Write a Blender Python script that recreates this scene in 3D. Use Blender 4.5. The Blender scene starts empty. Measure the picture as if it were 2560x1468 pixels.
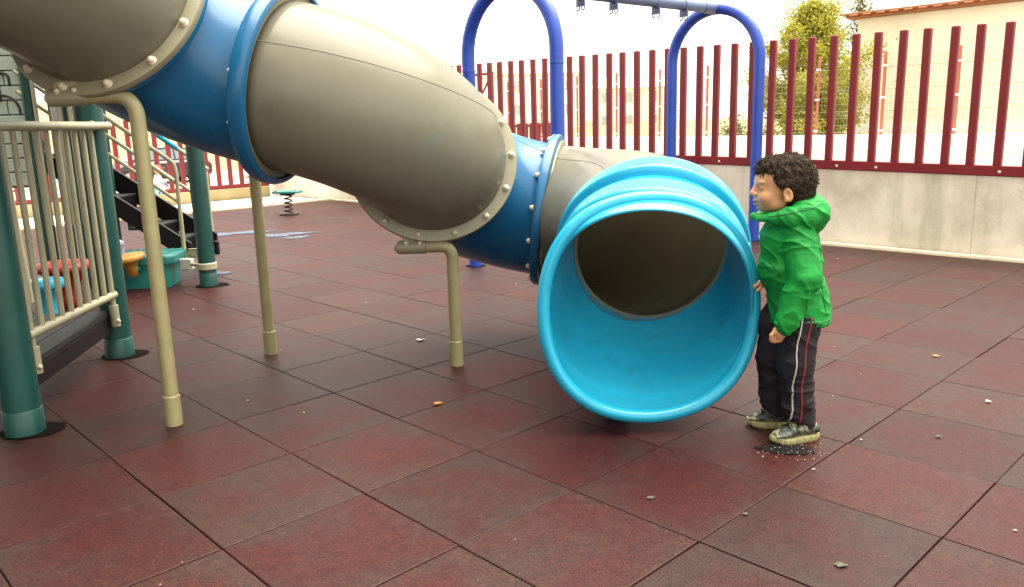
import bpy, bmesh, math, random
import numpy as np
from mathutils import Vector, Matrix, noise as mnoise
from mathutils.bvhtree import BVHTree

random.seed(7)
RNG = np.random.default_rng(11)
scene = bpy.context.scene
COL = scene.collection
R = math.radians

# ---------------------------------------------------------------- camera
CAM_H = 1.2194
PITCH, ROLL = 0.20935, -0.02782
cam_d = bpy.data.cameras.new('camera')
cam = bpy.data.objects.new('camera', cam_d)
COL.objects.link(cam)
cam_d.sensor_width = 36.0
cam_d.lens = 36.0 * 0.78462
cam_d.clip_start = 0.05
cam_d.clip_end = 2000
cp_, sp_ = math.cos(PITCH), math.sin(PITCH)
cr_, sr_ = math.cos(ROLL), math.sin(ROLL)
_f = Vector((0, cp_, -sp_)); _r0 = Vector((1, 0, 0)); _u0 = Vector((0, sp_, cp_))
_r = _r0 * cr_ + _u0 * sr_
_u = _r0 * -sr_ + _u0 * cr_
cam.matrix_world = Matrix(((_r.x, _u.x, -_f.x, 0), (_r.y, _u.y, -_f.y, 0), (_r.z, _u.z, -_f.z, CAM_H), (0, 0, 0, 1)))
scene.camera = cam

# ---------------------------------------------------------------- light: bright overcast day
SUN_EL, SUN_AZ = R(76), R(62)          # azimuth measured from +Y (away from the camera) towards +X
world = bpy.data.worlds.new('World')
scene.world = world
world.use_nodes = True
nt = world.node_tree
nt.nodes.clear()
w_out = nt.nodes.new('ShaderNodeOutputWorld')
w_bg = nt.nodes.new('ShaderNodeBackground')
w_sky = nt.nodes.new('ShaderNodeTexSky')
w_sky.sky_type = 'NISHITA'
w_sky.sun_disc = False
w_sky.sun_elevation = SUN_EL
w_sky.sun_rotation = SUN_AZ
w_sky.air_density = 1.0
w_sky.dust_density = 4.0
w_sky.ozone_density = 1.0
w_hs = nt.nodes.new('ShaderNodeHueSaturation')
w_hs.inputs['Saturation'].default_value = 0.12
w_mix = nt.nodes.new('ShaderNodeMixRGB')
w_mix.inputs[0].default_value = 0.55
w_mix.inputs[2].default_value = (8.6, 7.8, 6.5, 1)     # the even cloud layer
nt.links.new(w_sky.outputs[0], w_hs.inputs['Color'])
nt.links.new(w_hs.outputs[0], w_mix.inputs[1])
nt.links.new(w_mix.outputs[0], w_bg.inputs[0])
w_bg.inputs[1].default_value = 0.050
nt.links.new(w_bg.outputs[0], w_out.inputs[0])

sun_d = bpy.data.lights.new('sun', 'SUN')
sun = bpy.data.objects.new('sun', sun_d)
COL.objects.link(sun)
sun_d.energy = 1.5
sun_d.angle = R(70)
sun_d.color = (1.0, 0.92, 0.78)
_sd = Vector((math.sin(SUN_AZ) * math.cos(SUN_EL), math.cos(SUN_AZ) * math.cos(SUN_EL), math.sin(SUN_EL)))
sun.rotation_euler = _sd.to_track_quat('Z', 'Y').to_euler()
sun.location = (4, 6, 20)

vs = scene.view_settings
vs.view_transform = 'Standard'
vs.look = 'None'
vs.exposure = 2.9
vs.gamma = 1.0
vs.use_curve_mapping = False

# ---------------------------------------------------------------- helpers
WM = {}

def lin(c):
    return tuple(((v / 12.92) if v <= 0.04045 else ((v + 0.055) / 1.055) ** 2.4) for v in (x / 255.0 for x in c))

def wmat(o):
    return WM.get(o.name, Matrix.Identity(4))

def put(o, parent=None, mw=None):
    COL.objects.link(o)
    if mw is None:
        mw = Matrix.Identity(4)
    if parent is not None:
        o.parent = parent
        o.matrix_parent_inverse = wmat(parent).inverted()
    o.matrix_basis = mw
    WM[o.name] = mw.copy()
    return o

def tag(o, label=None, cat=None, group=None, kind=None):
    if label: o['label'] = label
    if cat: o['category'] = cat
    if group: o['group'] = group
    if kind: o['kind'] = kind
    return o

def empty(name, loc, label, cat, group=None):
    o = bpy.data.objects.new(name, None)
    o.empty_display_size = 0.1
    put(o, None, Matrix.Translation(Vector(loc)))
    return tag(o, label, cat, group)

def mesh(name, verts, faces, mats, smooth=True, mi=None):
    me = bpy.data.meshes.new(name)
    me.from_pydata([tuple(map(float, v)) for v in verts], [], [tuple(map(int, f)) for f in faces])
    for m in (mats if isinstance(mats, (list, tuple)) else [mats]):
        me.materials.append(m)
    if smooth:
        me.polygons.foreach_set('use_smooth', [True] * len(me.polygons))
    if mi is not None:
        me.polygons.foreach_set('material_index', mi)
    me.update()
    return me

def obj(name, data, parent=None, mw=None):
    return put(bpy.data.objects.new(name, data), parent, mw)

class MB:
    """collects shapes into one mesh"""
    def __init__(s):
        s.v = []; s.f = []
    def add(s, v, f):
        n = len(s.v)
        s.v += [tuple(p) for p in v]
        s.f += [tuple(i + n for i in q) for q in f]
        return s
    def build(s, name, mat, parent=None, smooth=True, auto=None):
        me = mesh(name, s.v, s.f, mat, smooth)
        if auto is not None:
            bm = bmesh.new(); bm.from_mesh(me)
            for e in bm.edges:
                if len(e.link_faces) == 2 and e.calc_face_angle(0) > R(auto):
                    e.smooth = False
            bm.to_mesh(me); bm.free()
        return obj(name, me, parent)

def tube(path, rad, n=12, caps=True, closed=False):
    P = [Vector(p) for p in path]
    m = len(P)
    if not hasattr(rad, '__len__'): rad = [rad] * m
    if caps and not closed:                     # guard rings so the end caps do not bend the shading of the sides
        rad = list(rad)
        w0 = min(.2, .0015 / max(1e-6, (P[1] - P[0]).length)); w1 = min(.2, .0015 / max(1e-6, (P[-2] - P[-1]).length))
        a0, r0 = P[0].lerp(P[1], w0), rad[0] + (rad[1] - rad[0]) * w0
        a1, r1 = P[-1].lerp(P[-2], w1), rad[-1] + (rad[-2] - rad[-1]) * w1
        P = [P[0], a0] + P[1:-1] + [a1, P[-1]]; rad = [rad[0], r0] + rad[1:-1] + [r1, rad[-1]]
        m = len(P)
    T = []
    for k in range(m):
        a = P[(k - 1) % m] if (closed or k > 0) else P[k]
        b = P[(k + 1) % m] if (closed or k < m - 1) else P[k]
        T.append((b - a).normalized())
    ref = Vector((0, 0, 1)) if abs(T[0].z) < 0.9 else Vector((1, 0, 0))
    nrm = T[0].cross(ref).normalized()
    V = []; F = []
    for k in range(m):
        nrm = (nrm - T[k] * nrm.dot(T[k])).normalized()
        bn = T[k].cross(nrm)
        for a in range(n):
            t = 2 * math.pi * a / n
            V.append(P[k] + (nrm * math.cos(t) + bn * math.sin(t)) * rad[k])
    for k in range(m if closed else m - 1):
        k2 = (k + 1) % m
        for a in range(n):
            b = (a + 1) % n
            F.append((k * n + a, k * n + b, k2 * n + b, k2 * n + a))
    if caps and not closed:
        F.append(tuple(range(n - 1, -1, -1)))
        F.append(tuple((m - 1) * n + a for a in range(n)))
    return V, F

def bend(pts, r, seg=8):
    """polyline with rounded corners"""
    P = [Vector(p) for p in pts]
    out = [P[0]]
    for k in range(1, len(P) - 1):
        a = (P[k - 1] - P[k]); b = (P[k + 1] - P[k])
        d = min(r, a.length * .49, b.length * .49)
        a = P[k] + a.normalized() * d; b = P[k] + b.normalized() * d
        for s in range(seg + 1):
            t = s / seg
            out.append(a * (1 - t) ** 2 + P[k] * 2 * t * (1 - t) + b * t * t)
    out.append(P[-1])
    return out

def box(cx, cy, cz, sx, sy, sz, rot=0.0, bev=0.0):
    """bevelled box; rot about z"""
    hx, hy, hz = sx / 2, sy / 2, sz / 2
    bm = bmesh.new()
    bmesh.ops.create_cube(bm, size=1.0)
    for v in bm.verts:
        v.co = Vector((v.co.x * sx, v.co.y * sy, v.co.z * sz))
    if bev > 0:
        bmesh.ops.bevel(bm, geom=bm.edges[:], offset=bev, segments=2, profile=0.5, affect='EDGES')
    M4 = Matrix.Translation((cx, cy, cz)) @ Matrix.Rotation(rot, 4, 'Z')
    V = [M4 @ v.co for v in bm.verts]
    bm.verts.index_update()
    F = [tuple(v.index for v in f.verts) for f in bm.faces]
    bm.free()
    return V, F

def frame(a):
    a = Vector(a).normalized()
    e1 = a.cross(Vector((0, 0, 1)))
    if e1.length < 1e-4: e1 = Vector((1, 0, 0))
    e1.normalize()
    e2 = e1.cross(a)
    return a, e1, e2

def lathe(c, axis, prof, n=48, closed=True):
    """prof: (d, r) along axis; closed profile loop makes a ring body"""
    c = Vector(c); a, e1, e2 = frame(axis)
    V = []; F = []
    m = len(prof)
    for d, r in prof:
        for k in range(n):
            t = 2 * math.pi * k / n
            V.append(c + a * d + (e1 * math.cos(t) + e2 * math.sin(t)) * r)
    for p in range(m if closed else m - 1):
        q = (p + 1) % m
        for k in range(n):
            l = (k + 1) % n
            F.append((p * n + k, p * n + l, q * n + l, q * n + k))
    return V, F

# ---- materials
def _nodes(name):
    m = bpy.data.materials.new(name)
    m.use_nodes = True
    t = m.node_tree
    b = t.nodes['Principled BSDF']
    return m, t, b

def N(t, kind, **kw):
    n = t.nodes.new(kind)
    for k, v in kw.items():
        if k in n.inputs: n.inputs[k].default_value = v
        else: setattr(n, k, v)
    return n

def noise_node(t, vec, scale, detail=3.0, rough=0.55):
    n = t.nodes.new('ShaderNodeTexNoise')
    n.inputs['Scale'].default_value = scale
    n.inputs['Detail'].default_value = detail
    n.inputs['Roughness'].default_value = rough
    if vec is not None: t.links.new(vec, n.inputs['Vector'])
    return n.outputs['Fac']

def ramp(t, fac, stops):
    n = t.nodes.new('ShaderNodeValToRGB')
    e = n.color_ramp.elements
    while len(e) < len(stops): e.new(0.5)
    for k, (p, c) in enumerate(stops):
        e[k].position = p
        e[k].color = (*c, 1) if len(c) == 3 else c
    t.links.new(fac, n.inputs[0])
    return n.outputs[0]

def mixc(t, fac, a, b, mode='MIX'):
    n = t.nodes.new('ShaderNodeMixRGB')
    n.blend_type = mode
    for s, x in ((0, fac), (1, a), (2, b)):
        if isinstance(x, (int, float)): n.inputs[s].default_value = x
        elif isinstance(x, tuple): n.inputs[s].default_value = (*x, 1) if len(x) == 3 else x
        else: t.links.new(x, n.inputs[s])
    return n.outputs[0]

def bump_to(t, b, h, strength=.3, dist=.002):
    n = t.nodes.new('ShaderNodeBump')
    n.inputs['Strength'].default_value = strength
    n.inputs['Distance'].default_value = dist
    t.links.new(h, n.inputs['Height'])
    t.links.new(n.outputs[0], b.inputs['Normal'])

def mat(name, col, rough=.5, var=.14, vs_=6.0, bump=0.0, bs=220, metal=0.0, dirt=0.0, dcol=(.10, .085, .07), spec=.5):
    m, t, b = _nodes(name)
    tc = N(t, 'ShaderNodeTexCoord').outputs['Object']
    f = noise_node(t, tc, vs_, 4, .6)
    lo = tuple(c * (1 - var) for c in col); hi = tuple(min(1, c * (1 + var)) for c in col)
    c = ramp(t, f, [(.3, lo), (.7, hi)])
    if dirt > 0:
        g = noise_node(t, tc, vs_ * 3.1, 6, .7)
        g = ramp(t, g, [(.55, (0, 0, 0)), (.8, (dirt,) * 3)])
        c = mixc(t, g, c, dcol)
    t.links.new(c, b.inputs['Base Color'])
    b.inputs['Roughness'].default_value = rough
    b.inputs['Metallic'].default_value = metal
    b.inputs['Specular IOR Level'].default_value = spec
    g2 = noise_node(t, tc, vs_ * 2, 3)
    rr = N(t, 'ShaderNodeMapRange')
    rr.inputs['To Min'].default_value = max(.02, rough - .07)
    rr.inputs['To Max'].default_value = min(1, rough + .09)
    t.links.new(g2, rr.inputs['Value'])
    t.links.new(rr.outputs[0], b.inputs['Roughness'])
    if bump > 0:
        bump_to(t, b, noise_node(t, tc, bs, 3), bump, .002)
    return m

M_beige = mat('beige_plastic', (.285, .274, .208), .24, .10, 1.7, .06, 160, dirt=.40, dcol=(.17, .15, .095))
def translucent(m, w):
    t = m.node_tree; b = t.nodes['Principled BSDF']; out = t.nodes['Material Output']
    tr = N(t, 'ShaderNodeBsdfTranslucent'); mx = N(t, 'ShaderNodeMixShader'); mx.inputs[0].default_value = w
    t.links.new(b.inputs['Base Color'].links[0].from_socket, tr.inputs['Color'])
    t.links.new(b.outputs[0], mx.inputs[1]); t.links.new(tr.outputs[0], mx.inputs[2]); t.links.new(mx.outputs[0], out.inputs['Surface'])
M_beige_fl = mat('beige_flange_plastic', (.235, .222, .150), .36, .08, 5, .05, 160, dirt=.3, dcol=(.2, .17, .1))
M_bolt = mat('bolt_cap', (.58, .52, .40), .35, .1, 30, dirt=.3)
M_blue = mat('blue_plastic', (.007, .105, .245), .25, .10, 2.5, .05, 180, dirt=.18, dcol=(.02, .07, .13))  # tube blue deepened in colour to imitate the shaded sides
M_exit = mat('lit_cyan_plastic', (.018, .38, .60), .17, .10, 2.2, .05, 180, dirt=.5, dcol=(.02, .15, .24))  # same slide blue, brightened in colour for the well-lit exit
translucent(M_beige, .42); translucent(M_exit, .12)
M_pole = mat('cream_painted_tube', (.27, .25, .125), .42, .10, 9, .04, 120, dirt=.35, dcol=(.25, .2, .11))
M_swing = mat('blue_painted_tube', (.016, .060, .38), .38, .12, 4, .03, 120, dirt=.15, dcol=(.04, .07, .2))
M_galv = mat('galvanised_blue_grey', (.09, .13, .24), .45, .15, 8, .03, 120, dirt=.3)
M_teal = mat('teal_painted_post', (.006, .060, .052), .40, .14, 6, .04, 120, dirt=.25, dcol=(.03, .09, .08))
M_tealp = mat('teal_plastic', (.010, .17, .15), .40, .12, 6, .04, 120, dirt=.2, dcol=(.03, .12, .1))
M_rail = mat('cream_rail', (.36, .35, .23), .42, .10, 12, .05, 160, dirt=.5, dcol=(.28, .24, .14))
M_white = mat('white_metal', (.70, .68, .60), .45, .07, 9, .03, 120, dirt=.2)
M_red = mat('red_painted_steel', (.17, .009, .014), .45, .14, 3, .05, 90, dirt=.25, dcol=(.17, .012, .015))
M_red3 = mat('bright_red_steel', (.17, .009, .012), .45, .12, 3)
M_red2 = mat('red_plastic', (.28, .014, .011), .4, .1, 6)
M_yel = mat('yellow_plastic', (.45, .22, .035), .42, .1, 6, dirt=.2)
M_black = mat('black_plastic', (.009, .007, .008), .45, .2, 8, .1, 90, spec=.25)
M_deck = mat('dark_grey_deck', (.022, .026, .028), .5, .2, 12, .2, 90, spec=.4)
M_purple = mat('mauve_plastic', (.42, .33, .46), .5)
M_dark = mat('hole_shade', (.006, .0045, .0045), .95, .3, 40, .5, 150, spec=.05)  # near-black colour standing in for the shade inside post holes
M_spring = mat('dark_spring_steel', (.03, .022, .02), .45, .2, 10)

# ---------------------------------------------------------------- tile grid
TS = 0.5
YAW, OX, OY = -0.762061, -1.746768, 6.391822
_cy, _sy = math.cos(YAW), math.sin(YAW)
def G(i, j, z=0.0):
    X = (i - OX) * TS; Y = -(j - OY) * TS
    return Vector((_cy * X + _sy * Y, -_sy * X + _cy * Y, z))
GROT = math.atan2((G(1, 0) - G(0, 0)).y, (G(1, 0) - G(0, 0)).x)
DI = (G(1, 0) - G(0, 0)).normalized(); DJ = (G(0, 1) - G(0, 0)).normalized()

def pix(P):
    d = Vector(P) - Vector((0, 0, CAM_H))
    w = d.dot(_f)
    if w < .05: return None
    return (1280 + 2008.6 * d.dot(_r) / w, 734 - 2008.6 * d.dot(_u) / w)

# ================================================================= SETTING
# ---- far ground
def far_z(i, j):
    t = min(1.0, max(0.0, (-j - 24) / 22.0)); t = t * t * (3 - 2 * t)
    return -0.06 - 0.74 * t

def m_ground():
    m, t, b = _nodes('pale_concrete_ground')
    tc = N(t, 'ShaderNodeTexCoord').outputs['Object']
    a = noise_node(t, tc, .6, 6, .65); c = noise_node(t, tc, 14, 5, .7)
    k = mixc(t, .45, ramp(t, a, [(.3, (.20, .17, .14)), (.7, (.30, .27, .22))]), ramp(t, c, [(.3, (.19, .17, .14)), (.7, (.31, .28, .24))]))
    t.links.new(k, b.inputs['Base Color']); b.inputs['Roughness'].default_value = .85
    bump_to(t, b, c, .3, .004)
    return m
M_ground = m_ground()
V = []; F = []
gi = [-400, -150, -60, -30, -15, -8, 0, 8, 13, 20, 40, 80, 160, 400]
gj = [60, 20, 8, 0, -8, -18, -22, -24, -27, -30, -33, -36, -39, -42, -46, -60, -100, -200, -400, -800]
for a in gi:
    for b_ in gj:
        V.append(G(a, b_, far_z(a, b_)))
nj = len(gj)
for a in range(len(gi) - 1):
    for b_ in range(nj - 1):
        F.append((a * nj + b_, a * nj + b_ + 1, (a + 1) * nj + b_ + 1, (a + 1) * nj + b_))
ground = obj('ground', mesh('ground', V, F, M_ground))
tag(ground, 'pale concrete ground around the playground', None, None, 'structure')

# ---- rubber floor: base sheet + tiles
def tile_mat(name, island):
    m, t, b = _nodes(name)
    tcn = N(t, 'ShaderNodeTexCoord').outputs['Object']
    if island:
        rnd = N(t, 'ShaderNodeNewGeometry').outputs['Random Per Island']
        vec = tcn
    else:
        rnd = N(t, 'ShaderNodeObjectInfo').outputs['Random']
        sc = N(t, 'ShaderNodeVectorMath', operation='SCALE'); sc.inputs[0].default_value = (37.0, 21.0, 11.0)
        t.links.new(rnd, sc.inputs['Scale'])
        ad = N(t, 'ShaderNodeVectorMath', operation='ADD')
        t.links.new(tcn, ad.inputs[0]); t.links.new(sc.outputs[0], ad.inputs[1])
        vec = ad.outputs[0]
    big = noise_node(t, vec, 3.4, 6, .66)
    fine = noise_node(t, vec, 170, 2, .6)
    mid = noise_node(t, vec, 24, 4, .7)
    # wear: weathered grey-brown over brick red, amount differs from tile to tile
    sh = N(t, 'ShaderNodeMath', operation='MULTIPLY_ADD'); sh.inputs[1].default_value = .26; sh.inputs[2].default_value = -.14
    t.links.new(rnd, sh.inputs[0])
    s2 = N(t, 'ShaderNodeMath', operation='ADD')
    t.links.new(big, s2.inputs[0]); t.links.new(sh.outputs[0], s2.inputs[1])
    if not island:
        # borders of each tile weather more than its middle, some tiles more than others
        sx = N(t, 'ShaderNodeSeparateXYZ'); t.links.new(tcn, sx.inputs[0])
        ab = [N(t, 'ShaderNodeMath', operation='ABSOLUTE') for _ in range(2)]
        t.links.new(sx.outputs[0], ab[0].inputs[0]); t.links.new(sx.outputs[1], ab[1].inputs[0])
        mxn = N(t, 'ShaderNodeMath', operation='SMOOTH_MAX'); mxn.inputs[2].default_value = .08
        t.links.new(ab[0].outputs[0], mxn.inputs[0]); t.links.new(ab[1].outputs[0], mxn.inputs[1])
        mr = N(t, 'ShaderNodeMapRange'); mr.interpolation_type = 'SMOOTHSTEP'
        mr.inputs['From Min'].default_value = .10; mr.inputs['From Max'].default_value = .26
        mr.inputs['To Min'].default_value = -.05; mr.inputs['To Max'].default_value = .07
        t.links.new(mxn.outputs[0], mr.inputs['Value'])
        s3 = N(t, 'ShaderNodeMath', operation='ADD')
        t.links.new(s2.outputs[0], s3.inputs[0]); t.links.new(mr.outputs[0], s3.inputs[1])
        s2 = s3
    wear = ramp(t, s2.outputs[0], [(.38, (0, 0, 0)), (.64, (1, 1, 1))])
    red = ramp(t, mid, [(.3, (.028, .0050, .0054)), (.7, (.043, .0090, .0084))])
    gry = ramp(t, mid, [(.3, (.0235, .0108, .0098)), (.7, (.036, .0185, .0155))])
    c = mixc(t, wear, red, gry)
    sp = ramp(t, fine, [(.34, (.45, .42, .44)), (.5, (1, 1, 1)), (.66, (1.5, 1.38, 1.34))])
    c = mixc(t, .75, c, sp, 'MULTIPLY')
    vc = N(t, 'ShaderNodeVectorMath', operation='SCALE'); vc.inputs[0].default_value = (91.7, 57.3, 23.1)
    t.links.new(rnd, vc.inputs['Scale'])
    wn = N(t, 'ShaderNodeTexWhiteNoise'); wn.noise_dimensions = '3D'
    t.links.new(vc.outputs[0], wn.inputs['Vector'])
    br = ramp(t, wn.outputs['Value'], [(0, (.84, .84, .87)), (1, (1.16, 1.12, 1.08))])
    c = mixc(t, 1.0, c, br, 'MULTIPLY')
    t.links.new(c, b.inputs['Base Color'])
    b.inputs['Roughness'].default_value = .50
    b.inputs['Specular IOR Level'].default_value = .17
    bump_to(t, b, fine, .5, .0025)
    return m
M_tile = tile_mat('rubber_tile', False)
M_tile_far = tile_mat('rubber_tile_far', True)
M_under = mat('floor_bedding', (.026, .0035, .004), .9, .3, 20, .3, 150)

I0, I1, J0, J1 = -12, 13, -18, 13
V, F = [], []
for p in ((I0, J0), (I1 + .12, J0), (I1 + .12, J1), (I0, J1)):
    V.append(G(p[0], p[1], -.013))
floor = obj('playground_floor', mesh('playground_floor', V, [(0, 1, 2, 3)] if (V[1] - V[0]).cross(V[3] - V[0]).z > 0 else [(3, 2, 1, 0)], M_under))
tag(floor, 'brick red rubber safety tile floor of the playground', None, None, 'structure')

def tile_geo(w, seed):
    rr = random.Random(seed)
    h = w / 2; b1, b2 = .010, .003
    lv = [(h, -.03), (h, -b1 * .5), (h - .0012, -b2 * .5), (h - .0045, 0.0)]
    vv = []; ff = []
    for (x, z) in lv:
        vv += [(-x, -x, z), (x, -x, z), (x, x, z), (-x, x, z)]
    for k in range(3):
        for a in range(4):
            c = (a + 1) % 4
            ff.append((k * 4 + a, k * 4 + c, (k + 1) * 4 + c, (k + 1) * 4 + a))
    n0 = 12
    # slightly domed, uneven top (3x3 grid inside)
    ff.append((12, 13, 14, 15))
    return vv, ff
tvar = []
for s in range(3):
    v_, f_ = tile_geo(.4968 + .0005 * s, s)
    tvar.append(mesh('tile', v_, f_, M_tile, False))

cells = []
for i in range(I0, I1):
    for j in range(J0, J1):
        pp = [pix(G(i + a, j + b_)) for a, b_ in ((0, 0), (1, 0), (1, 1), (0, 1))]
        if any(p is None for p in pp):
            cells.append((0, i, j)); continue
        ar = 0
        for k in range(4):
            x0, y0 = pp[k]; x1, y1 = pp[(k + 1) % 4]; ar += x0 * y1 - x1 * y0
        cx = sum(p[0] for p in pp) / 4; cy = sum(p[1] for p in pp) / 4
        vis = (max(p[0] for p in pp) > 0 and min(p[0] for p in pp) < 2560 and max(p[1] for p in pp) > 0 and min(p[1] for p in pp) < 1468)
        cells.append((abs(ar) if vis else 0, i, j))
cells.sort(key=lambda c: -c[0])
far = MB()
for n, (ar, i, j) in enumerate(cells):
    rr = random.Random(i * 131 + j * 17)
    dz = rr.uniform(-.0007, .0007)
    mw = (Matrix.Translation(G(i + .5, j + .5, dz) + Vector((rr.uniform(-.0015, .0015), rr.uniform(-.0015, .0015), 0)))
          @ Matrix.Rotation(GROT + rr.choice((0, 1, 2, 3)) * math.pi / 2 + rr.uniform(-.004, .004), 4, 'Z')
          @ Matrix.Rotation(rr.uniform(-.0016, .0016), 4, 'X') @ Matrix.Rotation(rr.uniform(-.0016, .0016), 4, 'Y'))
    if n < 300 and ar > 0:
        obj('tile', tvar[n % 3], floor, mw)
    else:
        v_, f_ = tile_geo(.4970, 0)
        far.add([mw @ Vector(p) for p in v_], f_)
ft = far.build('tile_field', M_tile_far, floor, smooth=False)
tag(ft, 'more distant and outlying rubber tiles of the same floor', None, None, 'stuff')

# cream edging strip between floor and wall, and far kerb
M_edge = mat('cream_edging', (.62, .53, .38), .8, .15, 10, .3, 60, dirt=.4)
mb = MB()
a = G(13.13, -18, 0); b_ = G(13.13, 9, 0); cen = (a + b_) / 2
mb.add(*box(cen.x, cen.y, -.004, .07, (b_ - a).length, .05, math.atan2(DI.y, DI.x), .006))
obj_edge = mb.build('edging_strip', M_edge)
tag(obj_edge, 'thin cream edging strip along the foot of the wall', None, None, 'structure')
mb = MB()
a = G(-9, -18.1); b_ = G(13.1, -18.1); cen = (a + b_) / 2
mb.add(*box(cen.x, cen.y, .0, (b_ - a).length, .10, .06, GROT, .008))
tag(mb.build('kerb', M_edge), 'cream kerb along the far edge of the rubber floor', None, None, 'structure')
mb = MB()
mb.add([G(-14, -18.2, -.02), G(13.2, -18.2, -.02), G(13.2, -21.9, -.02), G(-14, -21.9, -.02)], [(3, 2, 1, 0)])
M_pave = mat('white_pavement', (.72, .69, .62), .8, .08, 3, .2, 60, dirt=.2, dcol=(.5, .46, .4))
tag(mb.build('pavement', M_pave), 'white concrete pavement beyond the rubber floor', None, None, 'structure')

# ---- blotches on the floor: worn hole, spilt paint, post holes
def blot(cx, cy, rx, ry, ang, seed, z=.004, n=40, jag=.28):
    rr = random.Random(seed)
    ph = [rr.uniform(0, 6.28) for _ in range(6)]
    vv = [Vector((cx, cy, z))]
    for k in range(n):
        t = 2 * math.pi * k / n
        w = 1 + jag * (.5 * math.sin(2 * t + ph[0]) + .4 * math.sin(3 * t + ph[1]) + .3 * math.sin(5 * t + ph[2]) + .25 * math.sin(9 * t + ph[3]) + .2 * math.sin(14 * t + ph[4])) 
        x, y = rx * w * math.cos(t), ry * w * math.sin(t)
        vv.append(Vector((cx + x * math.cos(ang) - y * math.sin(ang), cy + x * math.sin(ang) + y * math.cos(ang), z - .0012)))
    return vv, [(0, k + 1, (k + 1) % n + 1) for k in range(n)]
m, t, b = _nodes('worn_black_granules')
tc = N(t, 'ShaderNodeTexCoord').outputs['Object']
g1 = noise_node(t, tc, 210, 2, .7)
t.links.new(ramp(t, g1, [(.38, (.005, .005, .006)), (.62, (.016, .015, .016)), (.74, (.10, .09, .09))]), b.inputs['Base Color'])
b.inputs['Roughness'].default_value = .9
b.inputs['Specular IOR Level'].default_value = .08
bump_to(t, b, g1, 1.0, .006)
o = MB().add(*blot(1.005, 2.805, .105, .050, -.12, 5, .0045, 90, .16)).build('worn_patch', m, floor, False)
m2, t, b = _nodes('spilt_blue_paint')
tc = N(t, 'ShaderNodeTexCoord').outputs['Object']
t.links.new(ramp(t, noise_node(t, tc, 16, 5, .7), [(.38, (.045, .020, .018)), (.58, (.045, .105, .18))]), b.inputs['Base Color'])
b.inputs['Roughness'].default_value = .6
for (x, y, rx, ry, s) in ((-3.25, 9.70, .27, .16, 3), (-2.70, 9.42, .26, .17, 4), (-3.55, 9.66, .13, .06, 6), (-2.45, 9.15, .11, .12, 8), (-2.56, 6.95, .07, .10, 9)):
    MB().add(*blot(x, y, rx, ry, .4, s, .006, jag=.5)).build('paint_stain', m2, floor, False)
def post_hole(x, y, r, s):
    MB().add(*blot(x + r * .20, y + .01, r * 1.08, r * .88, 0.1, s, .0045, 60, .06)).build('post_hole', M_dark, floor, False)
post_hole(-2.065, 3.205, .115, 1); post_hole(-2.21, 4.355, .115, 2); post_hole(-2.44, 6.37, .12, 3)

# ---- concrete wall, slightly falling towards the near end
WI = 13.27
def wz(j): return -.0092 * j
def m_concrete():
    m, t, b = _nodes('board_marked_concrete')
    tc = N(t, 'ShaderNodeTexCoord').outputs['Object']
    mp = N(t, 'ShaderNodeMapping'); mp.inputs['Scale'].default_value = (1, 1, .14)
    t.links.new(tc, mp.inputs['Vector'])
    st = noise_node(t, mp.outputs[0], 5.5, 5, .65)
    cl = noise_node(t, tc, 2.3, 5, .6)
    pit = noise_node(t, tc, 75, 2, .5)
    c = ramp(t, cl, [(.32, (.50, .46, .36)), (.52, (.67, .62, .52)), (.72, (.76, .71, .61))])
    c = mixc(t, ramp(t, st, [(.52, (0, 0, 0)), (.75, (.55, .55, .55))]), c, (.30, .31, .21))
    c = mixc(t, ramp(t, pit, [(.68, (0, 0, 0)), (.74, (.75, .75, .75))]), c, (.16, .15, .12))
    t.links.new(c, b.inputs['Base Color'])
    b.inputs['Roughness'].default_value = .85
    bump_to(t, b, pit, .35, .004)
    return m
M_conc = m_concrete()
wall = empty('concrete_wall', G(WI + .2, -4, 0), 'low weathered concrete wall carrying the red post fence on the right', 'wall')
jw = [9, 5.6, 2.02, -1.55, -5.1, -8.7, -12.3, -15.9, -19.4, -22.6]
for k in range(len(jw) - 1):
    ja, jb = jw[k] - .0015, jw[k + 1] + .0015
    vv = []
    for j in (ja, jb):
        for i, z in ((WI, -.15), (WI + .36, -.15), (WI + .36, .705 + wz(j)), (WI, .705 + wz(j))):
            vv.append(G(i, j, z))
    ff = [(0, 4, 5, 1), (1, 5, 6, 2), (2, 6, 7, 3), (3, 7, 4, 0), (0, 1, 2, 3), (7, 6, 5, 4)]
    mb = MB().add(vv, ff)
    o = mb.build('wall_panel', M_conc, wall, False)
    bm = bmesh.new(); bm.from_mesh(o.data); bmesh.ops.recalc_face_normals(bm, faces=bm.faces)
    bmesh.ops.bevel(bm, geom=bm.edges[:], offset=.004, segments=1, affect='EDGES'); bm.to_mesh(o.data); bm.free()

# ---- red post fence on the wall
def fence(name, label, p_at, rail_z, top_z, n, step, start, wid, depth, dirv, nrm, rail_len, r0, bolts=()):
    pass
rf = empty('post_fence', G(WI + .17, -4, .7), 'dark red steel post fence standing on the concrete wall', 'fence')
mb = MB()
vv = []
for j in (9, -22.4):
    for di, z in ((-.02, .70), (.19, .70), (.19, .784), (-.02, .784)):
        vv.append(G(WI + di, j, z + wz(j)))
mb.add(vv, [(0, 4, 5, 1), (1, 5, 6, 2), (2, 6, 7, 3), (3, 7, 4, 0), (0, 1, 2, 3), (7, 6, 5, 4)])
rl = mb.build('rail', M_red, rf, False)
bm = bmesh.new(); bm.from_mesh(rl.data); bmesh.ops.recalc_face_normals(bm, faces=bm.faces)
bmesh.ops.bevel(bm, geom=bm.edges[:], offset=.006, segments=2, affect='EDGES'); bm.to_mesh(rl.data); bm.free()
v_, f_ = box(0, 0, .57, .052, .066, 1.14, 0, .010)
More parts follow.
